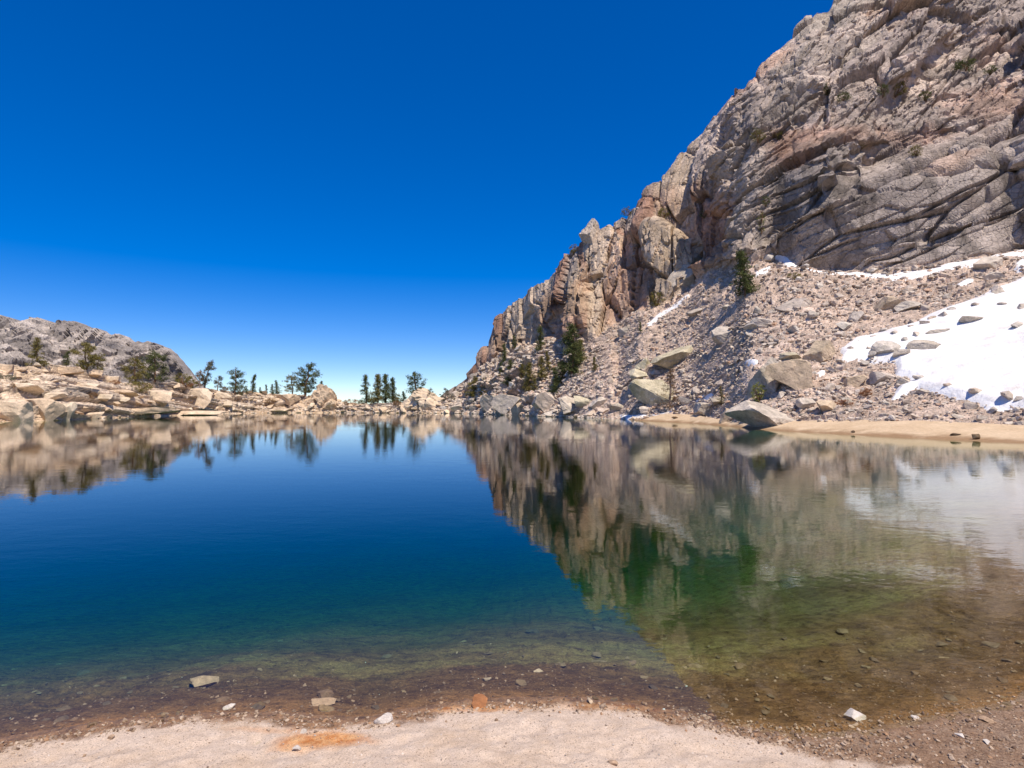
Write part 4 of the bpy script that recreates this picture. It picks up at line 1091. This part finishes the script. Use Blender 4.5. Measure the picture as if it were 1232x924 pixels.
def make_tree(px, pyb, hp, wp, style, colr, label, seed, cat='tree', group=None, left=None, lean=0.0, name='pine_tree', dens=1.0, t_lo=0.14):
    p = stand(px, pyb, left); s_ = p[1] / F
    h, wd = hp * s_, wp * s_ / 2 * (1.05 if style in ('narrow', 'conic') else 1.05)
    r = np.random.default_rng(seed)
    bush = style == 'bush'
    root = obj(name, None, None, tuple(p - np.array((0, 0, 0.08 * h if bush else 0.03 * h))))
    tag(root, label, cat, group)
    ts = np.linspace(0, 1, 9)
    wob = np.cumsum(r.normal(0, 0.02 if style != 'pine' else 0.035, (9, 2)), 0) * h * 0.5
    wob -= wob[0]
    spine = np.stack([wob[:, 0] + lean * h * ts ** 1.2, wob[:, 1], ts * h * (0.97 if not bush else 0.5)], -1)
    if lean == 0: spine[:, 0] += r.normal(0, 0.05) * h * ts ** 1.5
    def sp(t): return np.array([np.interp(t, ts, spine[:, q]) for q in range(3)])
    paths = [(spine, max(0.028 * h, 0.07) * (1.3 if style == 'pine' else 1.0), 0.012 * h + 0.01, 6)]
    tuf = []
    if style == 'conic' or style == 'sparse' or style == 'narrow':
        nb = int(62 * dens)
        for b in range(nb):
            t = 0.08 + 0.9 * (b + r.random()) / nb
            L = wd * ((1 - t) ** 0.8 * 1.05 + 0.07) * r.uniform(0.6, 1.15)
            if style == 'narrow': L = wd * (0.95 * (1 - t ** 2.2) + 0.1) * r.uniform(0.2, 1.35)
            a = r.uniform(0, 6.28); o = sp(t)
            rise = r.uniform(-0.25, 0.2) if style != 'sparse' else r.uniform(-0.1, 0.15)
            e = o + np.array((math.cos(a) * L, math.sin(a) * L, L * rise))
            m_ = (o + e) / 2 + np.array((0, 0, -0.06 * L))
            paths.append(([o, m_, e], 0.011 * h * (1.2 - t), 0.004 * h, 3))
            nt_ = max(2, int(L / (0.055 * h) * (1 if style != 'sparse' else 0.5)))
            for q in range(nt_):
                f_ = (0.25 + 0.8 * (q + r.random()) / nt_)
                tuf.append((o + (e - o) * f_ + r.normal(0, 0.012 * h, 3), 0.05 * h * (0.75 if style == 'sparse' else 1.15)))
        tuf.append((sp(0.98), 0.03 * h)); tuf.append((sp(0.92), 0.04 * h))
    elif style == 'pine':
        nb = int(34 * dens)
        ga = r.uniform(0, 6.28)
        for b in range(nb):
            t = t_lo + (0.98 - t_lo) * (b + r.random()) / nb
            if r.random() < 0.12: continue
            L = wd * (0.55 + 0.6 * math.sin(math.pi * min(1, t * 0.95 + 0.12))) * r.uniform(0.45, 1.2) * (1 if t < 0.85 else 0.6)
            a = r.uniform(0, 6.28); o = sp(t)
            e = o + np.array((math.cos(a) * L, math.sin(a) * L, L * r.uniform(0.05, 0.55)))
            m_ = o + (e - o) * 0.55 - np.array((0, 0, 0.10 * L))
            paths.append(([o, m_, e], 0.014 * h * (1.25 - t), 0.005 * h, 3))
            for q in range(int(3 + 3 * L / wd)):
                f_ = r.uniform(0.45, 1.08)
                tuf.append((o + (e - o) * f_ + r.normal(0, 0.022 * h, 3), 0.065 * h))
        tuf.append((sp(1.0), 0.04 * h)); tuf.append((sp(0.95), 0.05 * h))
    else:
        for b in range(9):
            a = r.uniform(0, 6.28); L = wd * r.uniform(0.4, 0.9)
            e = np.array((math.cos(a) * L, math.sin(a) * L, h * r.uniform(0.4, 0.85)))
            paths.append(([np.zeros(3), e * 0.5 * np.array((1, 1, 1.2)), e], 0.03 * h, 0.008 * h, 3))
        for q in range(int(70 * dens)):
            u = r.normal(size=3); u /= np.linalg.norm(u); rr = r.uniform(0.45, 1.0) ** 0.5
            tuf.append((np.array((u[0] * wd * rr, u[1] * wd * rr * 0.8, h * (0.45 + 0.5 * u[2] * rr * r.uniform(0.6, 1.0)))), 0.13 * min(h, wd * 1.5)))
    tv, tfc = tubes(paths)
    obj('trunk', mesh('trunk', tv, tfc, M_dead if colr in ('brown', 'grey') else M_bark, True), root)
    c0, c1q = np.array(GREENS[colr][0]), np.array(GREENS[colr][1])
    nl_ = 11 if not bush else 14
    cen = np.array([a for a, b in tuf]); rad_ = np.array([b for a, b in tuf])
    n = len(cen)
    off = r.normal(0, 0.5, (n, nl_, 3)) * rad_[:, None, None] * np.array((1.15, 1.15, 0.75))
    ctr = cen[:, None, :] + off
    d1_ = r.normal(size=(n, nl_, 3)); d1_[..., 2] = np.abs(d1_[..., 2]) * 0.8 + 0.2; d1_ /= np.linalg.norm(d1_, axis=-1, keepdims=True)
    d2_ = r.normal(size=(n, nl_, 3)); d2_ /= np.linalg.norm(d2_, axis=-1, keepdims=True)
    ls = rad_[:, None, None] * r.uniform(0.5, 1.0, (n, nl_, 1))
    A = ctr - d1_ * ls * 0.5 - d2_ * ls * 0.22; B = ctr - d1_ * ls * 0.5 + d2_ * ls * 0.22; Cc = ctr + d1_ * ls
    V_ = np.stack([A, B, Cc], 2).reshape(-1, 3)
    F_ = np.arange(len(V_)).reshape(-1, 3)
    mixv = np.clip(r.random((n, 1)) * 0.6 + r.random((n, nl_)) * 0.4, 0, 1)
    cc = c0 + (c1q - c0) * mixv[..., None]
    T_ = np.repeat(np.concatenate([cc, np.ones(cc.shape[:2] + (1,))], -1).reshape(-1, 4), 3, 0)
    obj('crown', mesh('crown', V_, F_, M_leaf, False, {'tint': T_}), root)
    return root

TREES = [
 (44, 438, 36, 19, 'conic', 'olive', 'bushy olive pine standing furthest left on the shore skyline', {}),
 (81, 436, 20, 9, 'narrow', 'dark', 'thin dark young pine between the two left bushy pines', {}),
 (105, 444, 34, 27, 'pine', 'olive', 'spreading olive pine third from the left against the grey mountain', {'dens': 1.6, 't_lo': 0.04}),
 (118, 449, 20, 15, 'pine', 'olive', 'low pine leaning out right of the spreading pine', {'dens': 1.6, 't_lo': 0.04}),
 (163, 460, 32, 21, 'pine', 'olive', 'left of the two round pines over the green bush', {'dens': 1.5, 't_lo': 0.03}),
 (186, 459, 37, 26, 'pine', 'dark', 'right and larger of the two round pines over the green bush', {'dens': 1.7, 't_lo': 0.03}),
 (219, 462, 18, 18, 'bush', 'olive', 'rounded olive shrub pine where the far mountain meets the shore', {}),
 (232, 463, 17, 14, 'bush', 'olive', 'dense low pine right of the rounded shrub pine', {}),
 (238, 463, 24, 10, 'pine', 'brown', 'brownish half-dead pine left of the leaning tree', {'dens': 0.6}),
 (246, 464, 35, 10, 'pine', 'grey', 'slender tree leaning right with tufted tip', {'lean': 0.32, 'dens': 0.8}),
 (262, 466, 18, 12, 'pine', 'grey', 'small grey-green pine right of the leaning tree', {}),
 (282, 474, 32, 20, 'pine', 'dark', 'scraggly pine with candelabra branches left of the narrow fir row', {}),
 (290, 475, 16, 16, 'bush', 'dark', 'dense low growth at the foot of the scraggly pine', {}),
 (304, 474, 25, 9, 'conic', 'dark', 'narrow dark fir, tallest of the small skyline row', {}),
 (313, 474, 9, 5, 'conic', 'dark', 'tiny fir right of the tallest row fir', {}),
 (320, 474, 12, 3.5, 'narrow', 'dark', 'very thin pole-like fir in the small skyline row', {}),
 (327, 474, 13, 7, 'conic', 'dark', 'small fir left of the last of the skyline row', {}),
 (334, 474, 18, 8, 'narrow', 'dark', 'rightmost fir of the small skyline row', {}),
 (367, 478, 42, 24, 'pine', 'dark', 'tall twisted pine with bare reddish trunk left of the granite dome', {'dens': 1.5}),
 (352, 475, 24, 22, 'pine', 'olive', 'lower full pine against the left side of the twisted pine', {'dens': 1.4}),
 (386, 464, 20, 11, 'narrow', 'dark', 'short pine standing on top of the left granite dome', {}),
 (397, 469, 10, 10, 'bush', 'dark', 'scrub on the right shoulder of the left granite dome', {}),
 (441, 485, 37, 13, 'narrow', 'dark', 'slim dark pine at the left of the middle pine cluster', {'dens': 0.9}),
 (455, 484, 37, 15, 'narrow', 'olive', 'thick double pine, left stem, in the middle cluster', {'dens': 1.4}),
 (463, 484, 37, 14, 'narrow', 'dark', 'thick double pine, right stem, in the middle cluster', {'dens': 1.4}),
 (449, 484, 14, 10, 'bush', 'olive', 'short bush between the slim pine and the double pine', {}),
 (473, 482, 32, 11, 'narrow', 'dark', 'single pine right of the double pine', {'dens': 1.1}),
 (479, 482, 14, 12, 'bush', 'olive', 'low bush right of the single pine in the middle cluster', {}),
 (486, 472, 14, 12, 'conic', 'dark', 'small conical pine at the left shoulder of the broad dome', {}),
 (498, 471, 38, 18, 'pine', 'dark', 'tall ragged pine rising from the top of the broad dome', {'dens': 1.2}),
 (508, 468, 18, 16, 'pine', 'brown', 'wispy brown pine right of the ragged dome pine', {'dens': 0.8}),
 (519, 467, 18, 13, 'pine', 'grey', 'sparse wind-bent pine on the crest of the broad dome', {'dens': 0.6}),
 (537, 478, 18, 11, 'pine', 'grey', 'small open pine between the broad dome and the mountain', {'dens': 0.7}),
 (543, 480, 14, 9, 'bush', 'grey', 'grey scrub tight against the foot of the mountain', {}),
 (573, 479, 28, 22, 'narrow', 'olive', 'leftmost olive pine clump on the mountain foot', {'dens': 1.5}),
 (594, 470, 20, 15, 'bush', 'olive', 'round olive pine right of the leftmost clump', {}),
 (611, 464, 34, 12, 'narrow', 'dark', 'dark fir below the pale smooth cliff face', {}),
 (607, 436, 24, 9, 'narrow', 'dark', 'slim fir high up against the pale smooth cliff', {}),
 (612, 472, 16, 10, 'conic', 'olive', 'small fir just above the long sloping shore slab', {}),
 (620, 420, 18, 8, 'narrow', 'dark', 'small dark fir on the ledge under the cliff corner', {}),
 (652, 424, 34, 13, 'conic', 'dark', 'dark fir on the ledge left of the tallest pine', {}),
 (636, 474, 40, 17, 'conic', 'olive', 'full olive fir above the brown shore block', {'dens': 1.2}),
 (651, 460, 34, 17, 'conic', 'olive', 'olive fir in the middle of the pine group under the cliff', {}),
 (668, 480, 40, 15, 'narrow', 'dark', 'dark fir reaching lowest of the pine group under the cliff', {'dens': 1.2}),
 (688, 452, 66, 30, 'narrow', 'dark', 'tallest and densest pine under the cliff columns', {'dens': 1.5}),
 (717, 446, 18, 8, 'conic', 'olive', 'lone little fir at the edge of the bare talus', {}),
 (771, 399, 13, 6, 'conic', 'dark', 'tiny fir below the lower end of the snow streak', {}),
 (790, 370, 26, 18, 'bush', 'olive', 'round bush growing in the corner of the rust brown cliff', {}),
 (583, 478, 26, 13, 'conic', 'olive', 'pointed olive fir between the leftmost clump and the round pine', {}),
 (602, 452, 18, 8, 'conic', 'dark', 'little fir above and left of the dark fir under the pale cliff', {}),
 (627, 462, 26, 10, 'narrow', 'olive', 'thin olive fir between the dark fir and the full olive fir', {}),
 (644, 478, 24, 12, 'conic', 'olive', 'short fir close right of the full olive fir, near the shore blocks', {}),
 (660, 448, 26, 10, 'conic', 'olive', 'fir higher up just left of the tallest pine', {}),
 (675, 462, 30, 13, 'conic', 'olive', 'olive fir tucked against the left side of the tallest pine', {}),
 (697, 440, 34, 13, 'narrow', 'olive', 'narrow pine rising from the right side of the tallest pine', {}),
 (897, 356, 58, 30, 'conic', 'dark', 'big dark pine alone on the upper talus', {'dens': 1.7}),
 (806, 494, 54, 32, 'sparse', 'brown', 'bare brown fir in front of the huge greenish boulder', {'dens': 0.8}),
 (913, 483, 30, 17, 'bush', 'yellow', 'bright yellow-green young pine in front of the split boulder', {'dens': 1.2}),
 (868, 489, 26, 12, 'sparse', 'olive', 'small sparse fir left of the beach boulder', {}),
]
for k, (px, pyb, hp, wp, st, co, lb, kw) in enumerate(TREES):
    make_tree(px, pyb, hp, wp, st, co, lb, 900 + k, **kw)
SHR = [
 (53, 441, 9, 11, 'olive', 'small round shrub at the foot of the furthest left pine', {}), (6, 461, 14, 24, 'grey', 'grey-green shrub at the left edge among the ledges', {}),
 (14, 467, 8, 8, 'brown', 'tiny brown shrub right of the edge shrub', {}), (30, 465, 8, 10, 'brown', 'small brown shrub on the tan ledges', {}), (110, 480, 10, 12, 'brown', 'brown shrub in a crack above the dark hollow', {}),
 (168, 470, 14, 30, 'olive', 'low spreading green bush beneath the two round pines', {'dens': 1.4}), (138, 463, 7, 12, 'rust', 'reddish shrub left of the green bush', {}),
 (224, 466, 7, 16, 'rust', 'dark red low shrubs above the smooth pale slab', {}), (270, 472, 9, 10, 'brown', 'brown shrub left of the scraggly pine', {}),
 (324, 486, 10, 16, 'brown', 'brown brush in the gully left of the orange-tan block', {}), (424, 487, 9, 22, 'rust', 'wide rust-coloured bush on the low shore', {'dens': 1.3}),
 (437, 486, 7, 12, 'dark', 'dark low bush left of the slim pine', {}), (478, 488, 8, 10, 'brown', 'brown shrub at the left foot of the broad dome', {}),
]
for k, (px, pyb, hp, wp, co, lb, kw) in enumerate(SHR):
    make_tree(px, pyb, hp, wp, 'bush', co, lb, 1200 + k, 'shrub', None, True, name='shrub', **kw)
CSH = [
 (912, 172, 16, 13, 'olive', 'left of two dark bushes on the mid mountain face'), (936, 167, 11, 16, 'olive', 'right of two dark bushes on the mid mountain face'),
 (1062, 116, 16, 12, 'dark', 'upright bush left of the widest high cliff bush'), (1078, 117, 18, 20, 'olive', 'widest bush high on the upper right cliff'),
 (995, 114, 15, 10, 'dark', 'dark bush on the slab left of the widest high bush'), (1015, 121, 10, 13, 'dark', 'low bush between the slab bush and the high pair'),
 (1113, 124, 16, 11, 'dark', 'dark bush in the gully right of the widest high bush'), (1162, 86, 16, 18, 'dark', 'dark bush near the upper right ledges'),
 (1191, 90, 12, 12, 'dark', 'bush on the ledge nearest the right edge'), (1036, 178, 12, 9, 'olive', 'small bush at the reddish band in mid cliff'), (1103, 188, 14, 11, 'olive', 'olive bush on the sweeping ledges'),
 (916, 278, 26, 9, 'yellow', 'upright yellow-green bush in the cliff gully above the big pine'), (799, 262, 12, 12, 'olive', 'bush near the skyline gully above the columns'),
 (757, 258, 8, 18, 'olive', 'low green brush on the skyline right of the pinnacle'), (690, 306, 12, 8, 'olive', 'small bush on the skyline left of the pinnacle'), (922, 248, 12, 8, 'dark', 'dark bush above the upright gully bush'),
 (955, 336, 8, 14, 'olive', 'low green bush just under the cliff foot snow'), (848, 262, 12, 10, 'dark', 'dark bush in the broken rock right of the columns'), (1043, 476, 9, 12, 'rust', 'dark red shrub under the overhanging slab rock'),
 (1015, 489, 8, 16, 'rust', 'rust-coloured shrub behind the right beach'),
]
for k, (px, pyb, hp, wp, co, lb) in enumerate(CSH):
    make_tree(px, pyb, hp * 1.3, wp * 1.25, 'bush', co, lb, 1300 + k, 'shrub', None, False, name='shrub')

# ------------------------------------------------------------------ stones of the near shore
def near_stone(px, py, wpx, hpx_, label, mat, seed, group=None, sink=0.25, name='stone', me=None, rz=None):
    z = 0.0
    for _ in range(4):
        x, y = ground_pt(px, py, z); z = float(gz_at(x, y))
    s_ = math.hypot(y, H - z) / F
    W = wpx * s_; Hh = hpx_ * s_ * 0.62
    o = obj(name, me or boulder_mesh(seed, 3, mat, name, rough=0.06), None, (float(x), float(y), z + Hh * (0.5 - sink)), (0, 0, seed * 0.7 if rz is None else rz), (W, W * 0.75, Hh))
    return tag(o, label, 'stone', group)
near_stone(245, 822, 36, 20, 'flat brown stone breaking the water alone at lower left', M_brown, 601, sink=0.0, rz=0.1)
near_stone(461, 868, 20, 18, 'chunky white stone on the waterline left of centre', M_white, 602)
near_stone(1030, 864, 22, 18, 'pointed white stone in the shallows at lower right', M_white, 603, rz=0.5)
near_stone(577, 846, 26, 10, 'flat rust-brown stone at the orange shore tip', M_rust, 604)
near_stone(627, 823, 14, 10, 'dark little stone in shallow water right of centre', M_wet, 605)
near_stone(392, 855, 18, 12, 'dark stone cluster piece just under the water left of the white stone', M_wet, 606)
near_stone(392, 838, 16, 12, 'dark stone farther out from the shore cluster', M_wet, 607)
near_stone(710, 845, 8, 9, 'small tan stone at the tip of the sand right of centre', M_tan, 608)
near_stone(1102, 864, 9, 5, 'small white chip right of the pointed white stone', M_white, 609)
near_stone(1187, 868, 14, 8, 'dark stone near the right edge of the shallows', M_brown, 610)
near_stone(357, 902, 9, 9, 'small grey-white pebble on the orange sand patch', M_white, 611)
near_stone(365, 882, 8, 7, 'pebble at the upper edge of the orange patch', M_pale, 612)
near_stone(737, 919, 12, 10, 'brown pebble half buried in the dry sand at the bottom', M_brown, 613)
near_stone(134, 888, 8, 6, 'dark pebble on the dry sand at lower left', M_brown, 614)
near_stone(275, 852, 12, 8, 'pale pebble where the wet edge meets dry sand at left', M_white, 615)
near_stone(648, 808, 12, 7, 'tan pebble under water beyond the dark little stone', M_tan, 616)
near_stone(1188, 894, 8, 5, 'white pebble in the wet gravel at the right corner', M_white, 617)
near_stone(1155, 885, 11, 4, 'long pale chip in the wet gravel near the right corner', M_white, 618)
near_stone(585, 818, 10, 6, 'yellowish submerged pebble left of the dark little stone', M_tan, 619)
near_stone(390, 846, 26, 7, 'pale flat submerged stone between the two dark stones', M_brown, 620)
lib4 = [boulder_mesh(640 + k, 2, M_wet, 'lake_stone', rough=0.06) for k in range(10)]
for k in range(150):
    px = rng.uniform(0, 1232); py = rng.uniform(752, 872)
    x, y = ground_pt(px, py)
    if y - YW(x) < 0.03: continue
    wp = 7 + 12 * rng.random() ** 2.5
    lr = ('brown stone lying on the shallow lake bed left of centre', 'stones on the lake bed at left') if px < 616 else ('brown stone lying on the shallow lake bed right of centre', 'stones on the lake bed at right')
    lr = (near_label(px, py, wp * 0.9, LMN, ('small', 'medium', 'large'), 'brown', 'stone'), 'stones on the shallow lake bed')
    near_stone(px, py, wp, wp * 0.5, lr[0], None, k, lr[1], 0.35, 'lake_stone', lib4[k % 10])
# gravel: along the wet edge, on the bed, and thin on the sand
K = 6500
x = rng.uniform(-4.2, 4.2, K); y = YW(x) + rng.normal(0.12, 0.28, K) + (rng.random(K) < 0.3) * rng.uniform(0, 1.8, K)
ok = (y > 1.6) & ((y > DRY(x) - 0.05) | (rng.random(K) < 0.05)); x, y = x[ok], y[ok]
z = gz_at(x, y); n = len(x)
sizes = 0.005 + 0.020 * rng.random(n) ** 5
u = rng.random((n, 1)); cols = np.array((0.12, 0.075, 0.045)) * (1 - u) + np.array((0.36, 0.25, 0.16)) * u
cols = np.where(rng.random((n, 1)) < 0.008, np.array((0.5, 0.55, 0.5)), cols)
M_grav = simple_mat('x', (1, 1, 1), 0.1, 10, 0.001)
t = NT('shore_gravel'); a_ = t.n('Attribute', attribute_name='tint'); t.pbr(a_.outputs['Color'], 0.8, None, 0.3); M_grav = t.m
tag(rubble('shore_gravel', np.stack([x, y, z + sizes * 0.1], -1), sizes, cols, M_grav, 9), kind='stuff')
# grit on the dry sand
K = 5000
x = rng.uniform(-3.5, 2.6, K); y = DRY(x) - rng.random(K) ** 1.5 * 1.1
ok = y > 1.8; x, y = x[ok], y[ok]; n = len(x); z = gz_at(x, y)
sizes = 0.003 + 0.010 * rng.random(n) ** 6
u = rng.random((n, 1)); cols = np.array((0.22, 0.16, 0.12)) * (1 - u) + np.array((0.62, 0.54, 0.46)) * u
tag(rubble('sand_grit', np.stack([x, y, z + sizes * 0.15], -1), sizes, cols, M_grav, 10), kind='stuff')
# coarse gravel on the exposed wet corner and along the dry edge
K = 5200
x = rng.uniform(0.9, 4.2, K); y = DRY(np.minimum(x, 4.2)) + rng.random(K) * (YW(x) - DRY(np.minimum(x, 4.2)) + 0.15)
x2 = rng.uniform(-3.6, 1.6, 2600); y2 = DRY(x2) + rng.normal(0.03, 0.05, 2600)
x = np.concatenate([x, x2]); y = np.concatenate([y, y2]); ok = y > 1.6; x, y = x[ok], y[ok]; n = len(x); z = gz_at(x, y)
sizes = 0.005 + 0.022 * rng.random(n) ** 4
u = rng.random((n, 1)); cols = np.array((0.14, 0.085, 0.055)) * (1 - u) + np.array((0.50, 0.38, 0.27)) * u
cols = np.where(rng.random((n, 1)) < 0.1, np.array((0.34, 0.20, 0.11)), cols)
tag(rubble('edge_gravel', np.stack([x, y, z + sizes * 0.15], -1), sizes, cols, M_grav, 11), kind='stuff')
# dark sticks and pebbles on the far beach
for (px, py, wp, hp, lb) in ((813, 497, 7, 3, 'dark driftwood chip on the back of the far beach'), (812, 504, 8, 3, 'dark chip at the edge of the far beach'), (1026, 521, 5, 3, 'small dark pebble at the far beach waterline'),
                             (1150, 524, 12, 3, 'flat dark rock just off the far beach'), (1175, 529, 9, 7, 'dark pointed rock standing in the far beach shallows'), (868, 508, 5, 3, 'tiny stone on the sand beside the round block')):
    place_boulder(px, py, wp, hp, lb, M_wet, int(px), sub=2, sink=0.0, name='stone', cat='stone')
print('objects', len(bpy.data.objects), 'tris', sum(sum(len(p.vertices) - 2 for p in m.polygons) if len(m.polygons) < 2000 else len(m.polygons) * (len(m.polygons[0].vertices) - 2) for m in bpy.data.meshes))
